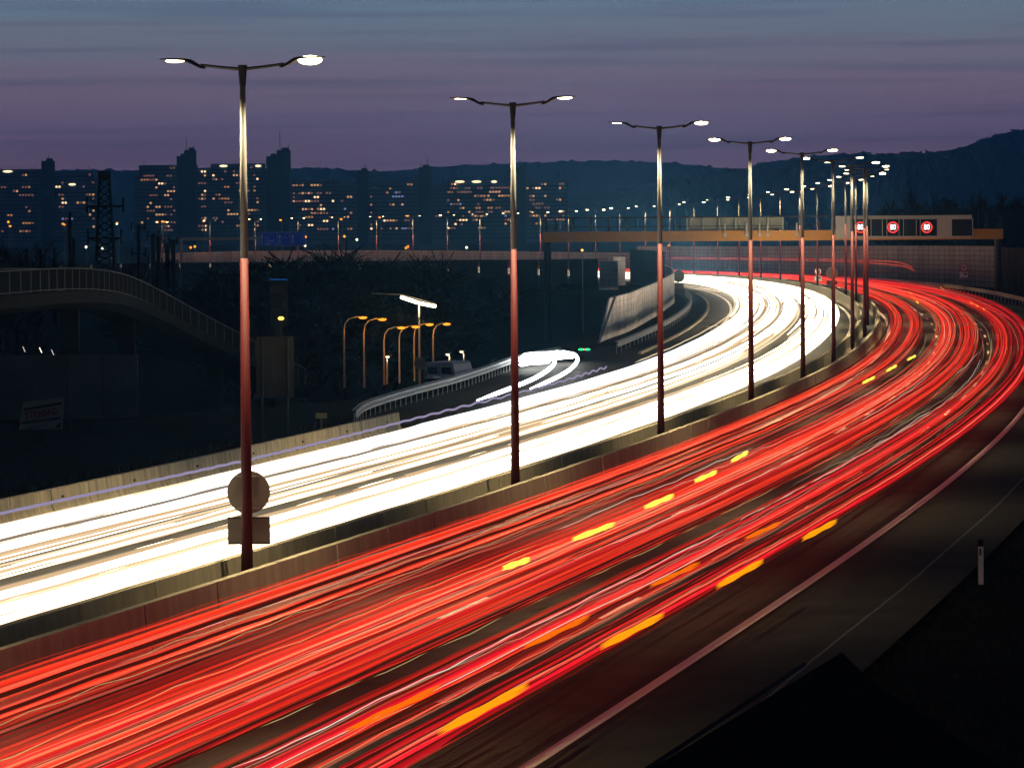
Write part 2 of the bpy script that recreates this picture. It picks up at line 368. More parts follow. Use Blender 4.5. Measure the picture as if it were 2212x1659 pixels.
# ------------------------------------------------------------------ steel guardrails
def guardrail(label, pts, base_z=None, h=.75, posts=True, step=2.0, mname='galv', back=(-1, 0)):
    P = np.array([tuple(p) for p in pts], float)
    dcum = np.concatenate([[0], np.cumsum(np.linalg.norm(np.diff(P, axis=0), axis=1))])
    tt = np.arange(0, dcum[-1], step); Q = np.stack([np.interp(tt, dcum, P[:, i]) for i in range(3)], 1)
    for _ in range(3):
        Q[1:-1] = .25*Q[:-2]+.5*Q[1:-1]+.25*Q[2:]
    t = thing('steel_guardrail', label, 'guardrail')
    # W profile beam
    d = np.gradient(Q, axis=0); d /= np.linalg.norm(d, axis=1)[:, None]; nrm = np.stack([d[:, 1], -d[:, 0], 0*d[:, 0]], 1)
    prof = [(0, -.20), (.06, -.15), (.06, -.08), (0, -.01), (0, .01), (.06, .08), (.06, .15), (0, .20)]
    k = len(prof); V = np.concatenate([Q+nrm*o+np.array([0, 0, h-.15+z]) for o, z in prof]); n = len(Q)
    V = V.reshape(k, n, 3).transpose(1, 0, 2).reshape(-1, 3)
    V2 = V-np.repeat(nrm, k, 0)*.012
    fr = [(i*k+j, i*k+j+1, (i+1)*k+j+1, (i+1)*k+j) for i in range(n-1) for j in range(k-1)]
    mb = MB(); mb.add(V, fr); mb.add(V2, [f[::-1] for f in fr]); mb.build('rail_beam', M_[mname], t)
    mb = MB(); mb.tube(Q-nrm*.12+np.array([0, 0, h+.06]), .03, 5); mb.build('top_rail', M_[mname], t)
    if posts:
        pm = MB(); pm.box((0, 0, h/2-.2), (.05, .05, h+.3)); me = pm.mesh('guardrail_post', M_['galv'])
        for i in range(n): link('guardrail_post', me, t, Q[i]-nrm[i]*.05)
    return t
guardrail('curved steel guardrail beside the dark slip road', rail, step=2.0)
guardrail('steel guardrail below the bright noise wall on the inner bend', road(np.arange(200, 420, 4.), -16.6), step=4)
guardrail('steel guardrail in front of the long noise wall on the outer bend', road(np.arange(230, 640, 6.), 17.0), step=5)
tg = thing('kerb_rail', 'low concrete kerb under the inner bend guardrail', 'kerb')
mb = MB(); barrier_piece(mb, 198, 430, -14.9, 60, prof=[(-.12, 0), (-.12, .16), (.12, .16), (.12, 0)]); mb.build('kerb_stone', M_['concrete'], tg)

# ------------------------------------------------------------------ noise walls made of panels between posts
def noise_wall(label, P, h, zb, pm, rows=7, step=4.0, slant=0.0, cap=None, name='noise_wall'):
    """P: polyline of (x, y); h(t), zb(t): height and base level along it (0..1)"""
    P = np.array(P, float); dc = np.concatenate([[0], np.cumsum(np.linalg.norm(np.diff(P, axis=0), axis=1))]); Ltot = dc[-1]
    gap = .010 if pm.name.startswith('noise_wall_panel_lit') else .03
    t = thing(name, label, 'noise wall'); n = max(1, int(Ltot/step)); step = Ltot/n
    for i in range(n):
        a = [np.interp(i*step+.09, dc, P[:, q]) for q in (0, 1)]; c = [np.interp((i+1)*step-.09, dc, P[:, q]) for q in (0, 1)]
        u = np.array([c[0]-a[0], c[1]-a[1], 0]); u /= np.linalg.norm(u); w = np.array([u[1], -u[0], 0])
        tt = (i+.5)/n; hh = h(tt); z0 = zb(tt)
        mb = MB()
        for r in range(rows):
            g = random.uniform(-.015, .015)
            za, zc = z0+hh*r/rows+gap, z0+hh*(r+1)/rows-gap
            A = np.array([a[0], a[1], 0]); B = np.array([c[0], c[1], 0])
            A2 = A.copy(); A3 = A.copy()
            if slant and i < slant/step:
                # cut end that leans with the first panels
                fa = max(0, (za-z0)/hh*slant-i*step); fc = max(0, (zc-z0)/hh*slant-i*step)
                if fa >= step*.95: continue
                A2 = A+u*min(fa, step*.9); A3 = A+u*min(fc, step*.95)
            f1 = w*(.06+g)
            V = [A2+f1+(0, 0, za), B+f1+(0, 0, za), B+f1+(0, 0, zc), A3+f1+(0, 0, zc), A2-w*.06+(0, 0, za), B-w*.06+(0, 0, za), B-w*.06+(0, 0, zc), A3-w*.06+(0, 0, zc)]
            mb.add(V, [(0, 1, 2, 3), (5, 4, 7, 6), (3, 2, 6, 7), (0, 4, 5, 1), (0, 3, 7, 4), (1, 5, 6, 2)])
        if mb.n:
            ua = max(0, min(step*.9, slant-i*step)) if slant and i < slant/step else 0
            A = np.array([a[0], a[1], 0])+u*ua; B = np.array([c[0], c[1], 0])
            mb.add([A+w*.02+(0, 0, z0), B+w*.02+(0, 0, z0), B+w*.02+(0, 0, z0+hh-.05), A+w*.02+(0, 0, z0+hh-.05)], [(0, 1, 2, 3)], 1)
            mb.build('wall_panel', [pm, M_['gap_shade']], t)
        if not (slant and i < slant/step):
            mb = MB(); mb.box((a[0]-u[0]*.09, a[1]-u[1]*.09, z0+hh/2+.03), (.14, .16, hh+.06), rz=math.atan2(u[1], u[0])); mb.build('wall_post', pm if gap < .02 else M_['post'], t)
    return t
# long wall behind the tail-light lanes
def offs_poly(f, a, b_, n=60):
    s = np.linspace(a, b_, n); x, y, z, h = med(s); o = np.array([f(t) for t in s]); return np.stack([x+np.cos(h)*o, y-np.sin(h)*o], 1)
wf = lambda s: 20.5+6.8*float(smooth((620-s)/160))
sA = 478; sB = 838
PA = offs_poly(wf, sA, sB)
noise_wall('long grey panelled noise wall lit behind the tail-light lanes on the outer bend', PA, lambda t: 5.55, lambda t: float(np.interp(sA+t*(sB-sA), _s, _z))-.1+.25*t, M_['wallp'], rows=8)
PB = offs_poly(wf, sB+.3, 1225)
noise_wall('lower far noise wall continuing left beyond the step in the long wall', PB, lambda t: 4.35, lambda t: float(np.interp(sB+t*(1225-sB), _s, _z))-.1+.2*t, M_['wallp'], rows=6, step=5)
pr = PA[0]
PC = [at(2300, 560, 520).to_2d(), (pr[0]-.3, pr[1]-1.0)]
PC = [(pr[0]-.6+6.5*(1-t)*1.0, pr[1]-1.2-95*(1-t)) for t in np.linspace(0, 1, 20)]
noise_wall('noise wall at the right edge, its unlit darkness put into the colour', PC, lambda t: 5.6, lambda t: .3, M_['wall_unlit'], rows=8)
# bright wall on the inner bend
W1 = [(6.6, 334.2), (9.9, 366), (13.9, 419), (17.7, 479), (19.0, 520), (19.3, 552)]
noise_wall('bright slant-ended noise wall lit white by headlights on the inner bend', W1, lambda t: 3.25, lambda t: .12+.75*t, M_['wallp2'], rows=7, slant=10.0)
mb = MB(); a0 = np.array([6.55, 333.6, .05]); mb.tube([a0, (8.1, 344.0, 3.5)], .10, 4); e = mb.build('blue_grey_slanted_trim', M_['blue_frame']); 
for o in list(C.objects):
    if o.name.startswith('noise_wall') and 'slant' in o.get('label', ''): e.parent = o; e.name = 'slanted_trim'
W2 = [(19.3, 553), (19.0, 575), (18.2, 600), (16.9, 625)]
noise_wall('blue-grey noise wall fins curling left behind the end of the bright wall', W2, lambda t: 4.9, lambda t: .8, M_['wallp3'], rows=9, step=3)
noise_wall('pale square noise wall standing at the left exit, beside the dark wall', [(12.1, 599.0), (14.6, 600.5)], lambda t: 4.6, lambda t: -.3, M_['wallp2'], rows=7, step=1.25)
noise_wall('second pale noise wall stub just behind the first at the left exit', [(15.4, 660), (17.2, 661)], lambda t: 4.6, lambda t: -.2, M_['wallp2'], rows=7, step=1.2)
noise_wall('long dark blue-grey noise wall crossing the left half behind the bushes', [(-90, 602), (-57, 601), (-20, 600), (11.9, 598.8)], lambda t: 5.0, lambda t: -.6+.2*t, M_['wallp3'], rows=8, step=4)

# ------------------------------------------------------------------ hills and far ground
def hill(label_name, pts, d, depth, seed):
    rs = np.random.default_rng(seed); px = np.array([p[0] for p in pts]); py = np.array([p[1] for p in pts])
    X = np.linspace(px[0], px[-1], 420); Y = np.interp(X, px, py)
    k = np.ones(9)/9; Y = np.convolve(np.pad(Y, 4, 'edge'), k, 'valid')
    nz = rs.normal(0, 1, len(X)); nz2 = np.convolve(rs.normal(0, 1, len(X)+14), np.ones(15)/15, 'valid')*2
    V = []; rows = 8
    for r in range(rows):
        t = r/(rows-1)
        for i, (x, y) in enumerate(zip(X, Y)):
            p = at(x, y-(nz[i]*.45+nz2[i]*.7)*(1 if r == rows-1 else .3), d)
            dd = d-depth*(1-t); V.append((p.x*(dd/d)+rs.normal(0, 6), dd, -3+(p.z+3)*math.sin(t*math.pi/2)+(rs.normal(0, 2) if 0 < r < rows-1 else 0)))
    n = len(X)
    for i, (x, y) in enumerate(zip(X, Y)): p = at(x, y, d); V.append((p.x*1.1, d+500, -3))
    b = MB(); b.add(V, [(j*n+i, j*n+i+1, (j+1)*n+i+1, (j+1)*n+i) for j in range(rows) for i in range(n-1)])
    return tag(b.build('hill', M_['hill'], smooth=True), kind='structure')
hill('l', [(-900, 372), (0, 368), (207, 369), (290, 370), (628, 365), (700, 367), (820, 371), (880, 368), (940, 362), (1060, 357), (1180, 352), (1270, 348), (1350, 349), (1430, 352), (1520, 360), (1600, 368), (1800, 385), (2300, 400)], 7600, 1800, 3)
hill('r', [(1200, 440), (1480, 385), (1560, 372), (1608, 364), (1663, 353), (1720, 344), (1772, 337), (1860, 336), (1937, 335), (2018, 332), (2050, 329), (2074, 324), (2120, 305), (2170, 292), (2212, 281), (2400, 250), (3000, 200)], 6000, 1500, 5)

# ------------------------------------------------------------------ tower blocks
BD = 3100.0
def bld(label, x0, x1, top, boxes, cores, n_lit, pents=(), seed=0, masts=()):
    rs = random.Random(seed); d = BD+rs.uniform(-60, 60)
    o = at((x0+x1)/2, 530, d); t = thing('apartment_tower', label, 'apartment building', (o.x, d, -2.6), group='row of tall apartment blocks on the horizon')
    def lx(px): return at(px, 500, d).x-o.x
    def lz(px, py): return at(px, py, d).z+2.6
    mb = MB()
    for (a, c, tp) in boxes: mb.box(((lx(a)+lx(c))/2, 9, lz((a+c)/2, tp)/2), (lx(c)-lx(a), 16, lz((a+c)/2, tp)))
    mb.build('wall', M_['bld'], t)
    mb = MB()
    for (a, c, tp) in boxes:
        zt = lz((a+c)/2, tp); z = 4.0
        while z < zt-2: mb.box(((lx(a)+lx(c))/2, .75, z), ((lx(c)-lx(a))*.97, .5, 1.15)); z += 2.78
    tag(mb.build('balcony_band', M_['bldband'], t), kind='stuff')
    for (a, c, tp) in cores:
        mb = MB(); mb.box(((lx(a)+lx(c))/2, 3, lz((a+c)/2, tp)/2), (lx(c)-lx(a), 14, lz((a+c)/2, tp)))
        mb.box(((lx(a)+lx(c))/2+1, 3, lz((a+c)/2, tp)+.9), ((lx(c)-lx(a))*.5, 6, 1.8)); mb.build('stair_tower', M_['bld2'], t)
    for (px, py, h) in masts:
        mb = MB(); mb.tube([(lx(px), 3, lz(px, py)-2), (lx(px), 3, lz(px, py)+h)], .22, 4); mb.build('antenna', M_['bld2'], t)
    # railings of the roof gardens
    for (px0, px1, py) in pents:
        mb = MB()
        zt = lz(px0, py)
        mb.box(((lx(px0)+lx(px1))/2, 1.2, zt+1.6), (lx(px1)-lx(px0), .15, .15))
        for q in np.arange(lx(px0), lx(px1), 2.6): mb.box((q, 1.2, zt+.8), (.16, .15, 1.6))
        mb.build('roof_railing', M_['bld2'], t)
    me = []
    for wm in WINM:
        q = MB(); q.box((0, 0, 0), (1.35, .12, 1.25)); me.append(q.mesh('lit_window', wm))
    tot = sum(c-a for a, c, _ in boxes); used = set(); n_lit *= 1.3
    while n_lit > 0:
        a, c, tp = rs.choices(boxes, weights=[q[1]-q[0] for q in boxes])[0]
        zt = lz((a+c)/2, tp); fl = rs.randrange(2, max(3, int((zt-4)/2.78))); z = 4+2.78*fl+1.4
        cols = int((lx(c)-lx(a)-3)/2.1)
        col = rs.randrange(max(1, cols)); run = rs.choice([1, 1, 1, 2, 2, 3, 4]); mi = rs.choices(range(5), weights=[30, 30, 14, 30, 3])[0]
        for r in range(run):
            cc = col+r
            if cc >= cols or (a, fl, cc) in used: continue
            X = lx(a)+2+cc*2.1
            if any(lx(q[0])-1 < X < lx(q[1])+1 for q in cores): continue
            used.add((a, fl, cc)); link('lit_window', me[mi if rs.random() < .7 else 3], t, (X, .42, z)); n_lit -= 1
        n_lit -= .2
    return t, lx, lz
def pent(t, lx, lz, px, py, w):
    mb = MB(); mb.ell((lx(px), .2, lz(px, py)), (w, .4, .8)); mb.build('roof_terrace_lamp', M_['pent'], t)
B1 = bld('leftmost dark tower block, cut by the left edge behind the bare tree', -60, 207, 362, [(-60, 84, 366), (84, 207, 372), (196, 212, 385)], [(92, 117, 348)], 62, [(-60, 80, 366)], 1, [(106, 346, 3), (193, 371, 4)])
pent(*B1, 18, 371, 3.4); pent(*B1, 157, 399, 2.6)
B2 = bld('tallest tower block with two stair towers, behind the nearest lamp post', 287, 628, 355, [(301, 425, 357), (289, 301, 378), (425, 458, 363), (456, 572, 354), (572, 604, 364)], [(384, 402, 338), (400, 424, 325), (577, 601, 338), (600, 628, 325)], 120, [(456, 570, 354)], 2, [(404, 322, 8), (419, 325, 4), (606, 322, 13), (625, 326, 5), (312, 356, 4)])
pent(*B2, 484, 359, 3.0); pent(*B2, 559, 359, 2.2)
B3 = bld('lower tower block with one slim stair tower, right of the tallest block', 628, 812, 389, [(629, 733, 389), (733, 770, 394), (770, 818, 396)], [(772, 797, 369)], 62, [(733, 757, 394)], 3, [(719, 389, 3), (790, 368, 4)])
B4 = bld('wide tower block between the two slim lamp posts with lit roof terrace', 818, 1116, 388, [(818, 905, 389), (930, 1116, 397), (965, 1078, 390)], [(905, 932, 362)], 110, [(965, 1078, 390)], 4, [(925, 360, 6), (911, 362, 3)])
pent(*B4, 994, 393, 3.4); pent(*B4, 1030, 393, 3.4); pent(*B4, 1068, 393, 2.0)
B5 = bld('rightmost tower block partly behind the second lamp post', 1116, 1228, 388, [(1134, 1228, 389)], [(1114, 1135, 362)], 34, [], 5, [(1124, 360, 6), (1215, 389, 4)])

# ------------------------------------------------------------------ trees
def tree_mesh(name, seed, h, levels=5, spread=.5, m='bark', kids=(5, 8), multi=1, twig=.012):
    rs = random.Random(seed); mt = MB(); mc = MB()
    def grow(p, d, ln, r, lv, target):
        n = 4 if lv < 2 else 2; pts = [p]; dd = d.copy()
        for i in range(n):
            dd = (dd+Vector((rs.gauss(0, .10), rs.gauss(0, .10), rs.gauss(.03, .06)))).normalized(); p = p+dd*(ln/n); pts.append(p)
        rr = np.linspace(r, max(twig*.6, r*.45), n+1)
        (mt if lv == 0 else mc).tube([tuple(q) for q in pts], rr, 5 if lv == 0 else 3, cap=False)
        if lv >= levels: return
        for k in range(rs.randint(*kids)):
            f = rs.uniform(.25, 1.0) if lv else rs.uniform(.30, 1.0); q = pts[min(n, int(f*n))].lerp(pts[min(n, int(f*n)+1)], (f*n) % 1)
            az = rs.uniform(0, 2*math.pi); side = Vector((math.cos(az), math.sin(az), rs.uniform(-.1, .7)))
            nd = (dd*(1-spread)+side*spread).normalized(); nd.z = max(nd.z, .02 if lv else .2)
            grow(q, nd.normalized(), ln*rs.uniform(.45, .68), max(twig, r*(1-f*.55)*.42), lv+1, None)
    for k in range(multi):
        az = rs.uniform(0, 6.28); lean = .0 if multi == 1 else .35
        grow(Vector((0, 0, -.3)), Vector((math.cos(az)*lean, math.sin(az)*lean, 1)).normalized(), h*.52, h*.016+.02, 0, None)
    return mt.mesh('trunk', M_[m]), mc.mesh('crown', M_[m])
TV = [tree_mesh('a', s, 10, 4, .5, 'bark', (6, 8), 1, .02) for s in (1, 2)]
TB = [tree_mesh('b', s, 10, 3, .55, 'bark', (14, 17), 4, .034) for s in (5, 6)]
TF = [tree_mesh('f', s, 10, 4, .36, 'bark_far', (6, 8), 2, .016) for s in (11, 12, 13)]
def tree(label, px, d, top_py, variants, cat='tree', group=None, wide=1.0, name='bare_tree', zb=None):
    p = at(px, 500, d); g = terrain(p.x, d) if zb is None else zb; h = at(px, top_py, d).z-g
    tr, cw = random.choice(variants); t = thing(name, label, cat, (p.x, d, g), random.uniform(0, 6.28), group)
    k = h/10.4; t.scale = (k*wide, k*wide, k)
    link('trunk', tr, t); link('crown', cw, t); return t
g = 'bare trees behind the noise wall on the right'
for i, (px, top, d) in enumerate([(1952, 428, 780), (1985, 405, 770), (2020, 398, 760), (2062, 392, 760), (2100, 388, 740), (2140, 402, 730), (2172, 400, 720), (2205, 388, 710), (2245, 380, 700), (2050, 420, 790), (2130, 425, 780)]):
    tree(['slender leafless tree at the left end of the row above the signal gantry', 'leafless tree second from the left in the row above the gantry', 'bushy leafless tree above the third lit speed display', 'tall leafless tree above the blank right half of the gantry box', 'tallest leafless tree in the group over the gantry end', 'leafless tree over the right end of the gantry', 'leafless tree just right of the gantry end', 'dark leafless tree near the right edge of the picture', 'dark leafless tree cut by the right edge', 'low leafless tree set back in the middle of the right group', 'low leafless tree set back behind the gantry end'][i], px, d, top, TF, group=g, wide=1.15, zb=.3)
g = 'dark bushes and trees in front of the blue-grey noise wall'
lab = ['dark bush left of the blue motorway sign', 'dark bush beneath the blue motorway sign', 'dark bush under the right part of the blue sign', 'broad dark tree right of the blue sign', 'tallest dark tree near the middle of the left thicket', 'dark tree at the right shoulder of the left thicket', 'thin bare tree at the right end of the left thicket', 'dark shrub low behind the footbridge ramp', 'dark shrub behind the yellow beacon billboard', 'dark shrub above the orange lamps', 'dark shrub left of the bright floodlight']
for i, (px, top, d, w) in enumerate([(470, 548, 420, 1.6), (560, 532, 430, 1.7), (630, 522, 425, 1.7), (700, 503, 420, 1.5), (745, 508, 430, 1.6), (800, 512, 415, 1.5), (850, 548, 420, 1.1), (540, 600, 400, 1.8), (660, 590, 395, 1.8), (745, 590, 400, 1.7), (820, 590, 405, 1.5)]):
    tree(lab[i], px, d, top, TB, group=g, wide=w)
tree('bare tree with fine twigs at the left edge in front of the first tower block', 20, 300, 425, TV, wide=.9, zb=-4)
tree('smaller bare tree beside the left edge, right of the finer one', 85, 320, 505, TV, wide=1.0, zb=-4)
tree('sparse shrub right of the thicket, below the blue-grey wall', 940, 590, 585, TB, wide=1.3, zb=-1.2)
tree('sparse shrub in front of the blue-grey wall near the second lamp post', 1040, 590, 588, TB, wide=1.0, zb=-1.2)
tree('low scrub under the gantry end post', 1230, 592, 606, TB, wide=1.6, zb=-1.0)
tree('scrub beside the white van', 1075, 300, 772, TB, wide=1.2, name='shrub', cat='shrub')

# ------------------------------------------------------------------ street lamps
def lamp_proto():
    t = thing('street_lamp', 'x', 'street lamp')
    H = 12.9; zs = .9+12*.38*1.635  # red paint ends here
    zs = .9+12.0*.62
    def rad(z): return .150-.082*z/H
    mb = MB(); mb.tube([(0, 0, -.3), (0, 0, zs)], [rad(0), rad(zs)], 20); mb.build('lower_pole', M_['pole_red'], t, smooth=True)
    mb = MB(); mb.tube([(0, 0, zs+.002), (0, 0, H-.38)], [rad(zs), rad(H)], 20); mb.build('upper_pole', M_['pole_white'], t, smooth=True)
    mb = MB(); mb.tube([(0, 0, H-.55), (0, 0, H-.36), (0, 0, H+.05)], [.06, .085, .115], 8); mb.build('pole_head', M_['dark_metal'], t)
    for sx in (-1, 1):
        mb = MB(); mb.tube([(sx*.06, 0, H-.05), (sx*.55, 0, H), (sx*1.02, 0, H+.06)], [.05, .042, .04], 6); mb.build('arm', M_['dark_metal'], t)
        mb = MB()
        prof = [(.92, .00, .05, .05), (1.02, .02, .07, .07), (1.10, .06, .10, .07), (1.28, .16, .15, .085), (1.42, .20, .17, .05), (1.75, .215, .16, .035), (2.02, .215, .10, .02)]
        V = []
        for (x, z, wy, hz) in prof: V += [(sx*x, -wy, H+z-hz*.6), (sx*x, wy, H+z-hz*.6), (sx*x, wy*.7, H+z+hz*.5), (sx*x, -wy*.7, H+z+hz*.5)]
        f = [(i*4+j, i*4+(j+1) % 4, (i+1)*4+(j+1) % 4, (i+1)*4+j) for i in range(len(prof)-1) for j in range(4)]+[(3, 2, 1, 0), tuple(range(len(V)-4, len(V)))]
        mb.add(V, f); hd = mb.build('lamp_head', M_['dark_metal'], t)
        mb = MB(); mb.ell((sx*1.66, 0, H+.165), (.25, .12, .055), k=12, h=6); mb.build('led_panel', M_['lens'], hd)
        ld = bpy.data.lights.new('lamp_light', 'SPOT'); ld.energy = LAMP_W; ld.color = (1.0, .78, .47); ld.spot_size = math.radians(128); ld.spot_blend = 1.0; ld.shadow_soft_size = .12
        lo = link('lamp_light', ld, hd, (sx*1.66, 0, H+.02))
    return t
LAMP_W = 8200
ADDED_BEAM_W = 85000
proto = lamp_proto()
ords = ['nearest', 'second', 'third', 'fourth', 'fifth', 'sixth', 'seventh', 'eighth', 'ninth', 'tenth', 'eleventh', 'twelfth', 'thirteenth', 'fourteenth', 'fifteenth', 'sixteenth', 'seventeenth', 'eighteenth', 'nineteenth', 'twentieth', 'twenty-first', 'twenty-second', 'twenty-third', 'twenty-fourth', 'twenty-fifth', 'twenty-sixth', 'twenty-seventh', 'twenty-eighth', 'twenty-ninth', 'thirtieth', 'thirty-first', 'thirty-second', 'thirty-third', 'thirty-fourth', 'thirty-fifth', 'thirty-sixth', 'thirty-seventh']
S_P = [0, 33.9, 68.6, 102.3, 135.1, 167.6]+[167.6+33.7*k for k in range(1, 32)]
LAT = [0, .26, .07, .11, -.04, -.25, -.38, -.23, -.19, -.07, -.14, -.01, .11, .21, .23, .17, .26, .13, .21, .02, -.12, -.21, -.32]
lamps = []
for i, s in enumerate(S_P+[-33.7, -67.4]):
    o = proto if i == 0 else copy_tree(proto)
    x, y, z, h = med(s); e_ = LAT[i] if i < len(LAT) else 0; o.location = (x+math.cos(h)*e_, y-math.sin(h)*e_, z); o.rotation_euler = (0, 0, -h)
    o['group'] = 'red and white twin-arm street lamps along the median'
    o['label'] = ('red and white twin-arm street lamp nearest the camera, standing in front at the left' if i == 0 else
                  'twin-arm street lamp one step nearer than the photographed row' if i == 37 else 'twin-arm street lamp closest of all to the bridge' if i == 38 else
                  '%s red and white twin-arm street lamp along the median, counted from the nearest' % ords[i])
    lamps.append(o)
# differing lamp brightness put into the shape: deep and shallow lenses
def lens_mesh(sx, rx, rz):
    q = MB(); q.ell((sx*1.66, 0, 12.9+.165+(.055-rz)*.4), (rx, .12, rz), k=12, h=6); return q.mesh('led_panel', M_['lens'])
LM = {(sx, k): lens_mesh(sx, *v) for sx in (-1, 1) for k, v in {'thin': (.20, .020), 'mid': (.24, .045), 'deep': (.27, .085), 'full': (.30, .115)}.items()}
kinds = {0: ('mid', 'full'), 1: ('thin', 'mid'), 2: ('thin', 'deep'), 3: ('deep', 'deep'), 4: ('deep', 'deep'), 5: ('deep', 'mid'), 6: ('thin', 'deep'), 7: ('mid', 'deep')}
for i, o in enumerate(lamps):
    for hdo in [c for c in o.children if c.name.startswith('lamp_head')]:
        for c in hdo.children:
            if c.type == 'MESH':
                sx = -1 if c.data.vertices[0].co.x < 0 else 1; k = kinds.get(i, random.choice([('thin', 'deep'), ('mid', 'full'), ('deep', 'mid'), ('mid', 'mid'), ('full', 'thin')]))
                c.data = LM[(sx, k[0 if sx < 0 else 1])]

# ------------------------------------------------------------------ signs on the nearest post
def round_back(label, p, r, rect=None, post=False, name='round_traffic_sign', rz=0.0):
    t = thing(name, label, 'traffic sign', p, rz)
    mb = MB(); mb.disc((0, 0, 0), r, .03, k=36); mb.ring((0, .02, 0), r*.96, r*1.01, .05, k=36); mb.build('sign_disc', M_['sign_back'], t)
    for z in (-r*.75, r*.75):
        mb = MB(); mb.box((0, -.03, z), (r*1.1, .03, .025)); mb.build('bracket', M_['galv'], t)
    if rect:
        w, h, dz = rect
        mb = MB(); mb.box((0, 0, dz), (w, .03, h)); mb.build('plate', M_['sign_back'], t)
        mb = MB(); mb.box((0, -.02, dz+h*.46), (w*1.005, .03, .02)); mb.box((0, -.02, dz-h*.46), (w*1.005, .03, .02)); mb.build('plate_rim', M_['dark_metal'], t)
    if post:
        mb = MB(); mb.tube([(0, .05, -p[2]-.1), (0, .05, r*.9)], .035, 6); mb.build('post', M_['galv'], t)
    return t
p = at(537, 1063, 105.55); r = at(583, 1063, 105.55).x-p.x
pr_ = at(535, 1146, 105.55)
round_back('round traffic sign seen from behind with a square plate, on the nearest lamp post', (p.x, p.y, p.z), r, (1.02, .66, pr_.z-p.z))
# small signs further along
def sign60(label, px, py, d, zfoot):
    p = at(px, py, d); t = thing('speed_limit_sign', label, 'traffic sign', (p.x, p.y, p.z), group='speed limit sixty signs with a lorry plate')
    R = .46
    mb = MB(); mb.disc((0, 0, 0), R, .03, k=32); mb.build('sign_disc', M_['white'], t)
    mb = MB(); mb.ring((0, -.02, 0), R*.78, R, .02); mb.build('red_ring', M_['red'], t)
    text('speed_number', '60', .56, M_['black'], t, (0, -.035, 0), bold=.01, sx=.85)
    mb = MB(); mb.box((0, 0, -R-.40), (.92, .03, .62)); mb.build('plate', M_['white'], t)
    mb = MB(); mb.box((.10, -.025, -R-.28), (.34, .02, .17)); mb.box((.32, -.025, -R-.31), (.10, .02, .11)); mb.disc((.02, -.025, -R-.38), .04, .02, k=10); mb.disc((.30, -.025, -R-.38), .04, .02, k=10); mb.build('lorry_symbol', M_['black'], t)
    text('plate_text', 'über 7,5t', .15, M_['black'], t, (0, -.03, -R-.58))
    mb = MB(); mb.tube([(0, .05, zfoot-p.z), (0, .05, R*.8)], .035, 6); mb.build('post', M_['steel_pole'], t)
    return t
sign60('speed limit 60 sign in front of the long noise wall at the right', 2082, 578, 505, 0.2)
sign60('speed limit 60 sign above the far headlight lanes, between two lamp posts', 1767, 587, 545, 0.6)
for (px, py, d, lb_) in ((1797, 590, 540, 'round sign seen from behind, just right of the far speed limit 60 sign'), (1466, 597, 585, 'round sign seen from behind at the far tip of the bright noise wall')):
    q = at(px, py, d); round_back(lb_, (q.x, q.y, q.z), .80 if px == 1466 else .72, (1.3, .8, -1.35), True)

# ------------------------------------------------------------------ signal gantry across the motorway
GD = 498.0
gx0 = at(1172, 490, GD).x; gx1 = at(2165, 490, GD).x; zb0 = at(1700, 520, GD).z; zb1 = at(1700, 498, GD).z; zt = at(1700, 467, GD).z
gt = thing('signal_gantry', 'long steel signal gantry with lit 80 displays spanning all lanes', 'sign gantry', (0, GD, 0))
def X(px): return at(px, 490, GD).x
def Z(py, px=1700): return at(px, py, GD).z
mb = MB(); mb.box(((gx0+X(1480))/2, 0, (zb0+zb1)/2), (X(1480)-gx0, 1.5, zb1-zb0)); mb.build('box_beam', M_['gantry_orange'], gt)
mb = MB(); mb.box(((X(1480)+gx1)/2+.01, .01, (zb0+zb1)/2), (gx1-X(1480), 1.5, zb1-zb0)); mb.build('box_beam', M_['gantry_orange'], gt)
mb = MB(); mb.box(((gx0+gx1-3)/2, -.55, zt-.06), (gx1-gx0-3.4, .14, .16)); mb.build('handrail', M_['gantry_dark'], gt)
mb = MB(); mb.box(((gx0+X(1805))/2, -.55, zb1+.55), (X(1805)-gx0, .07, .07)); mb.build('mid_rail', M_['gantry_dark'], gt)
pm = MB(); pm.box((0, 0, (zt-zb1)/2), (.20, .12, zt-zb1)); pm.box((0, 0, .45), (.42, .13, .35)); me = pm.mesh('railing_post', M_['gantry_dark'])
for px in [1180, 1200, 1238, 1276, 1314, 1352, 1390, 1428, 1468, 2130, 2160]: link('railing_post', me, gt, (X(px), -.55, zb1))
for px in (1488, 1522, 1557, 1592, 1628, 1662):
    mb = MB(); w = X(px+27)-X(px)
    mb.box((X(px)+w/2, .35, (zb1+zt)/2), (w, .9, zt-zb1-.25)); mb.build('sign_cabinet', M_['gantry_grey'], gt)
    mb = MB(); mb.box((X(px)+w*.28, -.14, (zb1+zt)/2+.25), (w*.42, .06, (zt-zb1)*.5)); mb.build('cabinet_door', M_['gantry_grey'], gt)
mb = MB(); mb.box((X(1580), .9, (zb1+zt)/2), (X(1670)-X(1484), .08, zt-zb1)); mb.build('back_panel', M_['gantry_grey'], gt)
for px in (1484, 1519, 1554, 1589, 1624, 1659, 1690):
    mb = MB(); mb.box((X(px), -.45, (zb1+zt)/2), (.22, .25, zt-zb1)); mb.build('frame_post', M_['gantry_grey'], gt)
for px in (1565, 1612, 1640, 1657, 1720):
    mb = MB(); mb.box((X(px), -.86, zb1+.1), (.16, .1, 1.5)); mb.box((X(px), -.9, zb1-.5), (.36, .12, .3)); mb.build('floodlight_arm', M_['gantry_box'], gt)
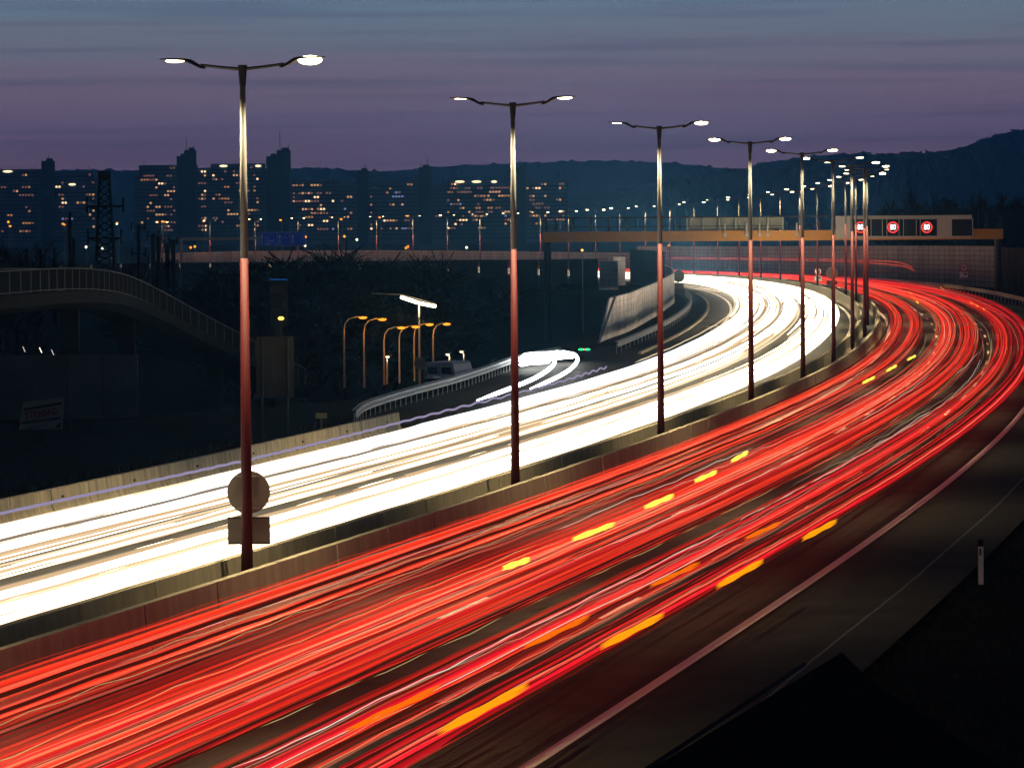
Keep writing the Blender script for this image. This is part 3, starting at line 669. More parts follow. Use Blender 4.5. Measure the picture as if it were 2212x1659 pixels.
# sign box with displays
bx0, bx1 = X(1805), X(2097); bz0, bz1 = Z(515, 1950), Z(466, 1950)
mb = MB(); mb.box(((bx0+bx1)/2, -.2, (bz0+bz1)/2), (bx1-bx0, 1.7, bz1-bz0)); box = mb.build('sign_box', M_['gantry_box'], gt)
def disp(px, kind):
    w = .5*(X(px+22)-X(px-22)); c = X(px); z0, z1 = Z(510, px), Z(474, px); zc = (z0+z1)/2; h = z1-z0
    mb = MB(); mb.box((c, -1.07, zc), (2*w, .06, h)); mb.build('display', M_['vms'], gt)
    mb = MB()
    for (bx, bz, bw, bh) in ((c, z1+.04, 2*w+.16, .08), (c, z0-.04, 2*w+.16, .08), (c-w-.04, zc, .08, h), (c+w+.04, zc, .08, h)): mb.box((bx, -1.09, bz), (bw, .12, bh))
    mb.build('display_frame', M_['gantry_box'], gt)
    if kind:
        mb = MB(); R = .63; mb.ring((c, -1.13, zc+.03), R*.82, R, .02, k=40); mb.build('red_ring', M_['vms_red'], gt)
        text('speed_number', '80', .82, M_['vms_white'], gt, (c, -1.13, zc+.03), bold=.035, sx=.82)
for px, k in ((1857, 1), (1891, 0), (1927, 1), (1963, 0), (2000, 1), (2076, 0)): disp(px, k)
mb = MB(); mb.box((X(2038), -1.07, Z(491, 2038)), (X(2058)-X(2020), .05, Z(474, 2038)-Z(509, 2038))); mb.build('blank_panel', M_['gantry_box'], gt)
mb = MB(); mb.tube([(X(1182), 0, -7), (X(1182), 0, zb0)], .42, 8); mb.build('leg', M_['gantry_dark'], gt)
mb = MB(); mb.tube([(X(2150)+.3, 0, 0), (X(2150)+.3, 0, zb0)], .42, 8); mb.build('leg', M_['gantry_dark'], gt)
for px in (1455, 1700, 1770):
    mb = MB(); mb.tube([(X(px), -.5, zb1), (X(px), -.5, zb1+.9)], .1, 6); mb.ell((X(px), -.55, zb1+1.0), (.15, .22, .14)); mb.build('camera_unit', M_['gantry_dark'], gt)

# ------------------------------------------------------------------ light trails
ADDED_BEAM_W = 85000
RED = [glow('red_trail_deep', (1, .006, .008), .10, .90), glow('red_trail', (1, .026, .010), .15, .92), glow('red_trail_crimson', (1, .002, .030), .16, .90), glow('red_trail_bright', (1, .036, .014), .30, .88),
       glow('red_trail_orange', (1, .10, .020), .19, .93), glow('red_trail_pink', (1, .20, .12), .17, .93), emi('red_trail_dim', (.8, .12, .06), .07), glow('red_trail_hot', (1, .24, .11), .42, .92),
       glow('red_glow_soft', (1, .045, .025), .045, .99), glow('red_glow_deep', (1, .02, .03), .035, .985)]
WHT = [emi('white_trail', (1, .86, .62), 8.5), emi('white_trail_warm', (1, .78, .48), 3.2), emi('white_trail_dim', (1, .70, .40), .9), emi('white_trail_cool', (.84, .92, 1), 2.4), emi('white_trail_amber', (1, .66, .36), .75), emi('white_trail_brown', (.9, .70, .50), .32),
       glow('white_glow_soft', (1, .78, .48), .45, .8)]
for m in RED: m.cycles.emission_sampling = 'NONE'
def wob(s, amp, wl):
    ph = random.uniform(0, 6.28); ph2 = random.uniform(0, 6.28); gate = .5+.5*np.sin(s/(wl*7)+ph2)
    return amp*gate*np.sin(s*2*np.pi/wl+ph)+amp*.8*np.sin(s*2*np.pi/(wl*3.1)+ph2)
GROW_LESS = ()
def trail(mb, off, z, r, m, sa=-85, sb_=1225, drift=.12, amp=.012, wl=9.0, grow=0.0):
    s = ss(sa, sb_, 2.0, 9)
    ph = random.uniform(0, 6.28); o = off+drift*np.sin(s/random.uniform(55, 130)+ph)+drift*.4*np.sin(s/31+ph*2)
    zz = z+wob(s, amp, wl)
    p = road(s, 0, 0); h = np.interp(s, _s, _h); p[:, 0] += np.cos(h)*o; p[:, 1] -= np.sin(h)*o; p[:, 2] += zz
    rr = r*(1+np.clip(s, 0, 900)/900*(.3 if m in GROW_LESS else 1)*grow); e = np.minimum(1, np.minimum(s-sa+.3, sb_-s+.3)/2.0); 
    mb.tube(p, rr*np.clip(e, .15, 1), 4, m)
def band(label, lane, n, hw, sig, z0, zs, r, mats, w, name, cat, partial=.25, grow=.6, drift=.13, soft=None):
    mb = MB()
    if soft:
        for k in range(soft[0]):
            a, b_ = -85, 1225
            if random.random() < .6: a = random.uniform(-60, 200)
            if random.random() < .5: b_ = random.uniform(a+60, 700)
            trail(mb, lane+random.uniform(-1, 1)*soft[1], z0+random.gauss(0, .12), random.uniform(.02, .055), random.choice(soft[2]), a, b_, drift, grow=grow)
    for k in range(n):
        c = lane+random.gauss(0, sig); side = -1 if k % 2 else 1; off = c+side*hw*random.uniform(.88, 1.1)
        mi = random.choices(range(len(mats)), weights=w)[0]; a, b_ = -85, 1225
        if random.random() < partial:
            if random.random() < .5: a = random.uniform(-30, 320)
            else: b_ = random.uniform(20, 500)
        trail(mb, off, z0+random.gauss(0, zs), r*random.uniform(.5, 1.5), mi, a, b_, drift, grow=grow)
    return tag(mb.build(name, mats), label, cat, kind='stuff')
# red lanes (off > 0)
rw1 = [4, 12, 1, 8, 6, 3, 3, 1.5, 8, 3]; rw2 = [5, 11, 3, 7, 5, 2.5, 4, 1.5, 10, 4]; rw3 = [7, 4, 12, 2, 3, .8, 5, .3, 10, 9]
band('dense red tail-light trails in the lane beside the median barrier', 2.90, 104, .74, .20, .82, .09, .020, RED, rw1, 'tail_light_trails', 'light trails', drift=.07, soft=(40, 1.25, (8, 8, 6, 9, 0, 0)))
band('dense red tail-light trails in the middle lane', 6.80, 118, .80, .30, .84, .10, .020, RED, rw2, 'tail_light_trails', 'light trails', drift=.09, soft=(48, 1.45, (8, 8, 9, 6, 0, 0, 1)))
band('crimson tail-light trails in the outer lane by the hard shoulder', 10.75, 98, .74, .23, .86, .10, .020, RED, rw3, 'tail_light_trails', 'light trails', drift=.06, soft=(54, 1.35, (8, 9, 9, 6, 0, 0, 2)))
# faint in-between streaks
def faint(label, n, lo, hi, mats, w, zr, r=.010, name='faint_light_trails'):
    mb = MB()
    for k in range(n):
        a = random.uniform(-85, 300); b_ = a+random.uniform(15, 160)
        trail(mb, random.uniform(lo, hi), random.uniform(*zr), r*random.uniform(.6, 1.5), random.choices(range(len(mats)), weights=w)[0], a, b_, .25, .03, random.uniform(3, 8))
    return tag(mb.build(name, mats), label, 'light trails', kind='stuff')
FNT = [emi('faint_trail_grey', (1, .78, .55), .30), emi('faint_trail_yellow', (1, .80, .35), .45), emi('faint_trail_pale', (1, .85, .75), .8), emi('faint_trail_red', (1, .05, .02), .45)]
faint('thin pale reflection streaks scattered over the tail-light lanes', 70, 1.4, 11.4, FNT, [6, 4, 1.5, 6], (.3, 1.3), .007)
faint('thin yellowish reflection streaks in the gap between the first and middle red lanes', 20, 4.3, 5.6, FNT, [4, 7, 2, 1], (.1, .9), .009)
faint('thin yellowish reflection streaks in the gap between the middle and outer red lanes', 18, 8.2, 9.5, FNT, [4, 7, 2, 2], (.1, .9), .009)
GROW_LESS = (2, 4, 5)
# white lanes (off < 0)
band('solid white headlight trails in the lane beside the median barrier', -3.80, 84, .70, .24, .66, .08, .040, WHT, [24, 10, 3, 1.5, 2, 1, 2], 'headlight_trails', 'light trails', .10, grow=2.6, drift=.07, soft=(22, 1.25, (6, 6, 2, 4)))
band('white headlight trails in the middle oncoming lane', -7.95, 62, .70, .28, .68, .09, .030, WHT, [11, 12, 8, 3, 6, 6, 4], 'headlight_trails', 'light trails', .25, grow=4.5, soft=(26, 1.45, (6, 6, 2, 4, 5)))
band('cool white headlight trails in the outer oncoming lane', -10.35, 26, .56, .14, .70, .08, .022, WHT, [5, 6, 5, 9, 3, 6, 3], 'headlight_trails', 'light trails', .4, grow=5.0, soft=(16, .75, (6, 6, 3)))
mb = MB()
for k in range(46): trail(mb, random.uniform(-12.2, -2.6), .66+random.gauss(0, .07), random.uniform(.02, .05), random.choice((0, 0, 1, 6, 1)), random.uniform(110, 290), 1225, .1, grow=4.5)
tag(mb.build('headlight_trails', WHT), 'blown-out sweep of headlight trails filling the far bend', 'light trails', kind='stuff')
hb = thing('added_wall_beams', 'added spot lights in the bend, aimed at the bright noise wall', 'added lights')  # added lights that brighten the noise wall, standing in for passing cars
for k, s_ in enumerate(np.arange(275, 560, 22)):
    p_ = road(s_, -10.2, .7); x_, y_, z_, h_ = med(s_)
    mb = MB(); mb.ell((0, 0, 0), (.10, .06, .08)); hl = mb.build('headlight', WHT[0], hb, tuple(p_))  # small glowing body for each added light
    ld = bpy.data.lights.new('added_wall_beam', 'SPOT'); ld.energy = ADDED_BEAM_W; ld.color = (1, .72, .46); ld.spot_size = math.radians(36); ld.spot_blend = .8; ld.shadow_soft_size = .3
    lo = link('added_wall_beam', ld, hl, (0, -.2, 0)); lo.rotation_euler = (math.radians(89), 0, math.pi-h_-.27)
# lavender zigzag trail
mb = MB(); s = np.concatenate([np.arange(-85, 148, .45)]); o = -12.0-.2*smooth((s-60)/90)
phs = np.cumsum(.45/(np.interp(s, [-85, 20, 90, 148], [.9, 1.6, 3.6, 5.0])*(1+.25*np.sin(s/13)))); zz = .92+np.interp(s, [-85, 20, 80, 148], [.004, .007, .035, .06])*(.75+.25*np.sin(s/7))*np.sin(phs*6.283)+.03*np.sin(s/11)
p = road(s, 0, 0); h = np.interp(s, _s, _h); p[:, 0] += np.cos(h)*o; p[:, 1] -= np.sin(h)*o; p[:, 2] += zz
mb.tube(p, .048, 5); tag(mb.build('marker_light_trail', emi('lavender_trail', (.50, .43, .68), .60)), 'wavy lavender marker-light trail along the outer edge of the headlight lanes', 'light trail')
# high marker lights of a lorry on the outer bend
for (dz, off, s1) in ((3.35, 9.8, 440), (3.55, 12.2, 470)):
    mb = MB(); s = np.arange(s1, 760, 5.); p = road(s, off, dz); p = p[::-1]
    e = np.array([p[-1]+np.array([.8*q, -4.*q, -.28*q*q*.5]) for q in (1, 1.6, 2.2)]); p = np.vstack([p, e]); mb.tube(p, .035, 4)
    tag(mb.build('marker_light_trail', emi('lorry_marker_red', (1, .07, .04), .85)), 'high thin red lorry marker trail %s in front of the long noise wall' % ('ending further left' if off < 10 else 'ending further right'), 'light trail')
# indicator flashes
YEL = emi('indicator_yellow', (1, .72, .07), 1.7); ORG = emi('indicator_orange', (1, .16, .003), 1.0)
def flash(label, a, b_, m, r, z, n=1, grp=None):
    A, B = at_z(*a, z), at_z(*b_, z); mb = MB()
    for k in range(n):
        o = Vector((0, 0, (k-(n-1)/2)*r*1.9)); e0 = random.uniform(-.012, .012); e1 = 1+random.uniform(-.012, .012)
        q = [A.lerp(B, t)+o+Vector((0, 0, .010*math.sin(t*14+k))) for t in np.linspace(e0, e1, 15)]
        mb.tube([tuple(v) for v in q], [r*.1, r*.55, r*.85]+[r]*9+[r*.85, r*.55, r*.1], 6)
    return tag(mb.build('indicator_light_trail', m), label, 'light trail', grp)
g = 'yellow indicator flashes crossing from the middle lane'
nm = ['nearest', 'second nearest', 'third nearest', 'fourth', 'fifth', 'sixth', 'seventh', 'eighth']
Yp = [((1084, 1228), (1146, 1207)), ((1235, 1166), (1329, 1131)), ((1390, 1097), (1457, 1069)), ((1499, 1040), (1550, 1018)), ((1578, 997), (1617, 976)), ((1862, 828), (1891, 814)), ((1914, 802), (1938, 789)), ((1959, 778), (1979, 768))]
for i, (a, c) in enumerate(Yp): flash('%s bright yellow indicator dash over the middle red lanes' % nm[i], a, c, YEL, .018, 1.1, 4, g)
g = 'pairs of orange indicator flashes in the outer lane'
Lp = [((745, 1580), (955, 1481)), ((1130, 1399), (1275, 1330)), ((1402, 1267), (1514, 1215)), ((1608, 1164), (1688, 1128))]
Rp = [((945, 1583), (1143, 1478)), ((1295, 1399), (1435, 1326)), ((1546, 1268), (1650, 1210)), ((1732, 1165), (1809, 1124))]
for i, (a, c) in enumerate(Lp): flash('%s dark orange indicator streak, left one of its pair in the outer lane' % nm[i], a, c, ORG, .014, 1.1, 4, g)
ORG2 = emi('indicator_amber', (1, .33, .004), 1.15)
for i, (a, c) in enumerate(Rp): flash('%s amber indicator streak, right one of its pair by the hard shoulder' % nm[i], a, c, ORG2, .015, 1.1, 5, g)
g = 'small yellow indicator dots on the far bend'
for i, (px, py) in enumerate([(1966, 632), (1974, 642), (1981, 651), (2031, 617), (2037, 625), (2043, 633), (2097, 652), (2110, 658), (2124, 665)]):
    flash('small yellow indicator dot in the far bend, %s of the %s cluster' % (['uppermost', 'middle one', 'lowest'][i % 3], ['left', 'middle', 'right'][i//3]), (px-2, py-2), (px+3, py+4), YEL, .09, .9, 1, g)
# slip road headlight loops
M_['ramp_trail'] = emi('slip_road_trail', (.90, .95, 1), 9)
def loop(label, pts, r):
    q = [at_z(*p, .66) for p in pts]; P = np.array([tuple(v) for v in q]); t = np.linspace(0, len(P)-1, 70)
    Q = np.stack([np.interp(t, range(len(P)), P[:, i]) for i in range(3)], 1)
    for _ in range(12): Q[1:-1] = .25*Q[:-2]+.5*Q[1:-1]+.25*Q[2:]
    mb = MB(); mb.tube(Q, np.interp(np.linspace(0, 1, 70), [0, .12, 1], [.03, r, r*1.4]), 6); return tag(mb.build('headlight_trail', M_['ramp_trail']), label, 'light trail', 'two headlight trails on the slip road')
loop('left of the two curling white headlight trails on the slip road', [(1030, 865), (1070, 851), (1105, 838), (1150, 820), (1180, 803), (1200, 785), (1196, 772), (1178, 768), (1150, 773), (1125, 779)], .10)
loop('right of the two curling white headlight trails on the slip road', [(1145, 840), (1180, 826), (1212, 811), (1238, 794), (1250, 777), (1242, 765), (1222, 762), (1190, 764), (1160, 768), (1128, 775)], .10)

for k, (x0_, y0_, x1_, y1_, zz_) in enumerate([(1124, 782, 1240, 764, .62), (1128, 776, 1225, 761, .70), (1122, 786, 1190, 775, .60), (1135, 771, 1246, 768, .66), (1126, 779, 1212, 768, .9)]):  # added glowing tubes imitate the headlight glare at the turn
    A, B = at_z(x0_, y0_, .66), at_z(x1_, y1_, .66); mb = MB(); q = [tuple(A.lerp(B, t__)+Vector((0, 0, zz_-.66+.05*math.sin(6*t__)))) for t__ in np.linspace(0, 1, 12)]
    mb.tube(q, [.05]+[.17]*10+[.05], 6); tag(mb.build('headlight_trail', M_['ramp_trail']), 'added glare streak at the turn of the slip road, %s of five' % ['uppermost', 'second', 'third', 'fourth', 'lowest'][k], 'light trail', 'added glare streaks bunched at the slip road turn')

# ------------------------------------------------------------------ footbridge at the left
fb = thing('footbridge', 'curved concrete footbridge with steel railing sloping down at the left', 'footbridge')
FP = [(-60, 590, 200), (60, 583, 212), (140, 579, 222), (209, 581, 232), (257, 589, 240), (294, 601, 246), (357, 633, 254), (436, 678, 264), (521, 721, 273), (590, 760, 281), (659, 797, 290)]
top = np.array([tuple(at(*p)) for p in FP]); tq = np.linspace(0, len(FP)-1, 46)
T = np.stack([np.interp(tq, range(len(FP)), top[:, i]) for i in range(3)], 1)
for _ in range(6): T[1:-1] = .25*T[:-2]+.5*T[1:-1]+.25*T[2:]
M_['rail_steel'] = mat('railing_steel', (.13, .115, .09), .5, .2)
M_['deck'] = mat('bridge_concrete', (.015, .013, .011), .85, noise=(.7, .3), bump=(3, .02), streak=True)
M_['mesh_infill'] = mat('railing_infill', (.035, .032, .028), .8)
for dx in (0, -2.6):
    D = np.array([dx*.97, -dx*.2, 0])
    mb = MB(); mb.tube(T+D, .030, 6); mb.build('handrail', M_['rail_steel'], fb)
    mb = MB(); mb.tube(T+D-np.array([0, 0, 1.05]), .025, 6); mb.build('bottom_rail', M_['rail_steel'], fb)
    pm = MB(); pm.box((0, 0, -.62), (.045, .06, 1.30)); pme = pm.mesh('railing_post', M_['rail_steel'])
    for i in range(len(T)): link('railing_post', pme, fb, T[i]+D)
    bm_ = MB()
    for i in range(len(T)-1):
        for k in range(1, 12):
            q = T[i]*(1-k/12)+T[i+1]*(k/12)+D; bm_.box((q[0], q[1], q[2]-.52), (.055, .02, 1.0))
    tag(bm_.build('railing_bars', M_['mesh_infill'], fb), kind='stuff')
k = len(T); V = []
for i in range(k):
    x, y, z = T[i]
    V += [(x+.25, y, z-1.15), (x+.25, y, z-1.75), (x-.5, y+.1, z-2.05), (x-2.4, y+.5, z-2.05), (x-3.1, y+.6, z-1.75), (x-3.1, y+.6, z-1.15)]
mb = MB(); mb.add(V, [(i*6+j, i*6+(j+1) % 6, (i+1)*6+(j+1) % 6, (i+1)*6+j) for i in range(k-1) for j in range(6)]+[tuple(range(5, -1, -1)), tuple(range((k-1)*6, k*6))]); mb.build('deck', M_['deck'], fb)
for i in (3, 14, 25, 36):
    x, y, z = T[i]; mb = MB(); g0 = terrain(x-1.5, y)
    if z-2 > g0: mb.box((x-1.6, y+.4, (z-2.0+g0)/2), (1.0, .7, z-2.0-g0+.4)); mb.build('pier', M_['deck'], fb)

# ------------------------------------------------------------------ big sign seen from behind
d = 190
p = at(594, 790, d); t = thing('direction_sign', 'tall direction sign seen from behind, standing behind the concrete barrier', 'road sign', (p.x, d, 0))
w = at(635, 790, d).x-at(554, 790, d).x; z0, z1 = at(594, 858, d).z, at(594, 727, d).z
mb = MB(); mb.box((0, 0, (z0+z1)/2), (w, .05, z1-z0)); mb.build('panel', M_['sign_back2'], t)
for q in (-.34, .34):
    mb = MB(); mb.tube([(q*w, -.06, -.2), (q*w, -.06, z1-.05)], .05, 6); mb.build('leg', M_['sign_back2'], t)
for q in (-.12, .14):
    mb = MB(); mb.box((q*w, -.035, (z0+z1)/2), (.02, .03, z1-z0-.05)); mb.build('rib', M_['sign_back2'], t)
# construction company board
d = 203; co = [at(50, 869, d), at(138, 858, d), at(135, 934, d), at(39, 938, d)]
t = thing('site_board', 'leaning white builder board reading STRABAG between two dark bars', 'sign board')
n = Vector((0, -1, 0)); th_ = .05
mb = MB(); V = [tuple(v) for v in co]+[(v.x, v.y+th_, v.z) for v in co]; mb.add(V, [(3, 2, 1, 0), (4, 5, 6, 7), (0, 1, 5, 4), (1, 2, 6, 5), (2, 3, 7, 6), (3, 0, 4, 7)]); mb.build('panel', M_['board'], t)
def bl(u, v, o=.02):
    a = co[0].lerp(co[1], u); c = co[3].lerp(co[2], u); q = a.lerp(c, v); return (q.x, q.y-o, q.z)
for (v0, v1) in ((.13, .20), (.55, .62)):
    mb = MB(); mb.add([bl(.04, v0+.07), bl(.94, v0), bl(.94, v1), bl(.04, v1+.07), bl(.04, v0+.07, 0), bl(.94, v0, 0), bl(.94, v1, 0), bl(.04, v1+.07, 0)], [(3, 2, 1, 0), (0, 1, 5, 4), (2, 3, 7, 6)]); mb.build('bar', M_['board_dark'], t)
wv = Vector(bl(.9, .4))-Vector(bl(.08, .45)); ang = math.atan2(wv.z, wv.x)
c_ = Vector(bl(.48, .41, .04))
text('company_name', 'STRABAG', .44, M_['board_red'], t, tuple(c_), rot=(math.pi/2, -ang, 0), bold=.012, sx=.80)
c_ = Vector(bl(.40, .80, .04)); text('small_print', 'BAUUNTERNEHMUNG', .13, M_['board_dark'], t, tuple(c_), rot=(math.pi/2, -ang, 0), sx=.8)
mb = MB(); mb.add([bl(.83, .83), bl(.95, .70), bl(.95, .86), bl(.83, .86)], [(3, 2, 1, 0)]); mb.build('emblem', M_['board_dark'], t)
for u in (.2, .85):
    a = Vector(bl(u, .9, -.05)); mb = MB(); mb.tube([(a.x, a.y+.05, -.3), (a.x, a.y+.05, a.z+.3)], .04, 5); mb.build('leg', M_['dark_metal'], t)
# dark retaining wall behind the board
d = 222; t = thing('retaining_wall', 'dark concrete retaining wall behind the builder board', 'wall', (0, d, 0))
xa, xb = at(-80, 800, d).x, at(298, 800, d).x; z1 = at(150, 767, d).z
n_ = 5
for i in range(n_):
    mb = MB(); wq = (xb-xa)/n_; mb.box((xa+wq*(i+.5), 0, (z1-1)/2), (wq-.03, .5, z1+1)); mb.build('wall_segment', M_['wallp3'], t)
# small yellow sign
d = 183; p = at(694, 898, d); t = thing('marker_sign', 'small yellowish kilometre sign just behind the end of the concrete barrier', 'road sign', (p.x, d, 0))
mb = MB(); mb.box((0, 0, p.z), (.48, .03, .22)); mb.build('panel', M_['yellow_sign'], t)
mb = MB(); mb.tube([(0, .03, -.2), (0, .03, p.z)], .03, 5); mb.build('post', M_['yellow_sign'], t)
# delineator post on the right verge
p = at_z(2119, 1257, -.02); t = thing('delineator_post', 'white roadside delineator post with black top and red reflector on the right verge', 'delineator', (p.x, p.y, -.08), rz=-.2)
hh = 1.12
mb = MB(); mb.box((0, 0, hh*.43), (.13, .07, hh*.86)); mb.build('post_body', M_['post_white'], t)
mb = MB(); mb.box((0, 0, hh*.93), (.132, .072, hh*.14)); mb.box((0, 0, hh+.012), (.10, .05, .025)); mb.build('post_cap', M_['black'], t)
mb = MB(); mb.box((-.01, -.04, hh*.74), (.045, .015, .17)); mb.build('reflector', M_['reflect'], t)
# dark wing wall at the bottom right
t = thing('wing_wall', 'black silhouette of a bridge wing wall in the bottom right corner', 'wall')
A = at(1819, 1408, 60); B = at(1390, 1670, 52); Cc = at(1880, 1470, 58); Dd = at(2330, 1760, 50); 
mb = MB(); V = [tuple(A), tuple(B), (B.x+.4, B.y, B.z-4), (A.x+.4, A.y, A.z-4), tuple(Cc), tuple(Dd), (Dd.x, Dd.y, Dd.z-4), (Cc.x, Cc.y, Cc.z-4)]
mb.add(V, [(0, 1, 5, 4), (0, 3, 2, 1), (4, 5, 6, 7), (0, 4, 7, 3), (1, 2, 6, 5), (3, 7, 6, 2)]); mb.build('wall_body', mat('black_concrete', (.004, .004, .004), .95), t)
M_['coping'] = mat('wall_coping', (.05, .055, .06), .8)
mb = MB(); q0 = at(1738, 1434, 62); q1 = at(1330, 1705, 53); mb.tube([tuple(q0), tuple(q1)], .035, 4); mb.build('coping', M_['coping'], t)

# ------------------------------------------------------------------ lamps and things in the hollow at the left
def small_lamp(label, bx, by, lx_, ly, d, mlamp, group, curved=True, pw=None, energy=0, col=(1, .34, .03), lampr=(.34, .18, .13)):
    b0 = at(bx, by, d); h = at(lx_, ly, d); t = thing('street_lamp', label, 'street lamp', (b0.x, d, b0.z), group=group)
    hx, hz = h.x-b0.x, h.z-b0.z
    if curved:
        c = [(0, 0, 0), (0, 0, hz-1.1), (hx*.06, 0, hz-.5), (hx*.25, 0, hz-.12), (hx*.6, 0, hz+.05), (hx*.92, 0, hz+.08)]
    else: c = [(0, 0, 0), (0, 0, hz-.2), (hx*.9, 0, hz+.05)]
    mb = MB(); mb.tube(c, [.09, .06, .045, .04, .035, .035][:len(c)], 6); mb.build('pole', M_['steel_pole'], t)
    mb = MB(); mb.box((hx, 0, hz+.10), (.6, .25, .10)); hd = mb.build('lamp_head', M_['dark_metal'], t)
    mb = MB(); mb.ell((hx, 0, hz), lampr); mb.build('lamp_glass', mlamp, hd)
    if energy:
        ld = bpy.data.lights.new('lamp_light', 'POINT'); ld.energy = energy; ld.color = col; ld.shadow_soft_size = .2; link('lamp_light', ld, hd, (hx, 0, hz-.3))
    return t
g = 'orange sodium lamps in the hollow'
OL = [(744, 838, 784, 686, 352), (787, 838, 826, 690, 356), (830, 832, 867, 708, 362), (863, 828, 898, 706, 368), (895, 824, 928, 701, 374), (936, 820, 965, 700, 380)]
for i, a in enumerate(OL): small_lamp('orange sodium street lamp in the hollow, %s from the left' % ['first', 'second', 'third', 'fourth', 'fifth', 'sixth'][i], *a, M_['orange_lamp'], g, energy=500)
g = 'small white lamps beside the van'
for i, a in enumerate([(836, 830, 837, 771, 364), (972, 812, 967, 766, 366), (1003, 805, 997, 760, 370)]):
    small_lamp(['short white lamp below the third orange lamp', 'short white lamp above the van roof', 'short white lamp right of the van'][i], *a, M_['white_lamp'], g, False, energy=60, col=(1, .9, .6), lampr=(.16, .13, .09))
# twin floodlight tubes
d = 388; t = thing('floodlight_bar', 'very bright slanted pair of floodlight tubes above the orange lamps', 'floodlight')
for i, (a, c) in enumerate((((866, 642), (902, 654)), ((905, 655), (941, 662)))):
    mb = MB(); mb.tube([tuple(at(*a, d)), tuple(at(*c, d-.5))], .15, 8); mb.build('light_tube', M_['tube_lamp'], t)
mb = MB(); mb.tube([tuple(at(803, 634, d+.5)), tuple(at(866, 641, d)+Vector((0, .3, .18))), tuple(at(941, 661, d)+Vector((0, .3, .18)))], .05, 5); mb.build('boom', M_['steel_pole'], t)
mb = MB(); q = at(905, 655, d); mb.tube([(q.x, q.y+.3, terrain(q.x, d)), (q.x, q.y+.3, q.z+.2)], .09, 6); mb.build('mast', M_['steel_pole'], t)
ld = bpy.data.lights.new('floodlight', 'POINT'); ld.energy = 250; ld.color = (1, .88, .6); ld.shadow_soft_size = .5; link('floodlight', ld, t, (q.x, q.y-.5, q.z-.5))
# white van
d = 290; p = at(950, 835, d); VW = 2.05; VH = at(950, 783, d).z-p.z
t = thing('van', 'white van seen from behind, parked behind the slip road guardrail', 'van', (p.x, d, p.z), rz=-.25)
def lathe_box(mb, w0, w1, zA, zB, y0, y1, m=0):
    mb.add([(-w0/2, y0, zA), (w0/2, y0, zA), (w0/2, y1, zA), (-w0/2, y1, zA), (-w1/2, y0+.06, zB), (w1/2, y0+.06, zB), (w1/2, y1-.2, zB), (-w1/2, y1-.2, zB)], [(0, 3, 2, 1), (4, 5, 6, 7), (0, 1, 5, 4), (1, 2, 6, 5), (2, 3, 7, 6), (3, 0, 4, 7)], m)
mb = MB(); lathe_box(mb, VW, VW, .25, 1.0, 0, 5.2); lathe_box(mb, VW, VW*.90, 1.0, VH-.12, 0, 4.6); lathe_box(mb, VW*.90, VW*.80, VH-.12, VH, 0, 4.5); mb.build('body', M_['van'], t)
for sx in (-1, 1):
    mb = MB(); mb.box((sx*.48, -.0, VH*.66), (.70, .08, VH*.30)); mb.build('rear_window', M_['glass'], t)
    mb = MB(); mb.box((sx*.93, -.02, .85), (.12, .08, .4)); mb.build('tail_light', M_['reflect'], t)
    for y in (.9, 4.2):
        mb = MB(); mb.tube([(sx*.8, y, .32), (sx*1.02, y, .32)], .32, 14); mb.build('wheel', M_['rubber'], t)
mb = MB(); mb.box((0, -.05, .42), (VW*.98, .15, .2)); mb.build('bumper', M_['rubber'], t)
mb = MB(); mb.box((-.2, -.03, .62), (.5, .03, .12)); mb.build('number_plate', M_['white'], t)
mb = MB(); mb.box((0, -.006, VH*.5), (.02, .02, VH*.75)); mb.build('door_gap', M_['black'], t)
# round and square sign beside the van
q = at(908, 786, 300); round_back('dark round sign on a post left of the van', (q.x, q.y, q.z), .42, None, False)
# billboard tower
d = 380; a, c = at(583, 605, d), at(620, 705, d); t = thing('billboard', 'dark green advertising tower reading MERKUR with blue top strip', 'billboard', ((a.x+c.x)/2, d, 0))
w = c.x-a.x; mb = MB(); mb.box((0, 0, (a.z+c.z)/2), (w, .6, a.z-c.z)); mb.build('panel', M_['bill'], t)
mb = MB(); mb.box((.05, -.1, a.z+.03), (w*1.05, .7, .09)); mb.build('top_strip', M_['blue_strip'], t)
text('billboard_name', 'MERKUR', .46, M_['bill_t'], t, (-.08, -.33, a.z-.85), sx=.80, bold=.01).scale = (.75, 1.9, 1)
text('billboard_text', 'OPEN', .3, M_['bill_t'], t, (-.3, -.33, a.z-2.6)).hide_render = False
mb = MB(); mb.add([(.45, -.33, a.z-1.25), (.62, -.33, a.z-2.5), (.38, -.33, a.z-2.5)], [(0, 1, 2)]); mb.build('spire_motif', M_['bill_t'], t)
mb = MB(); mb.box((0, .1, (c.z-7)/2), (w*.5, .4, c.z+7)); mb.build('support', M_['bill'], t)
d = 378; q = at(607, 688, d); t = thing('beacon_lamp', 'small glowing yellow lamp in front of the green advertising tower', 'lamp', tuple(q))
mb = MB(); mb.ell((0, 0, 0), (.27, .15, .16)); mb.build('lamp_glass', M_['yellow_lamp'], t)
mb = MB(); mb.tube([(0, .05, -6), (0, .05, -.1)], .04, 5); mb.box((0, 0, .19), (.4, .2, .06)); mb.build('pole', M_['dark_metal'], t)
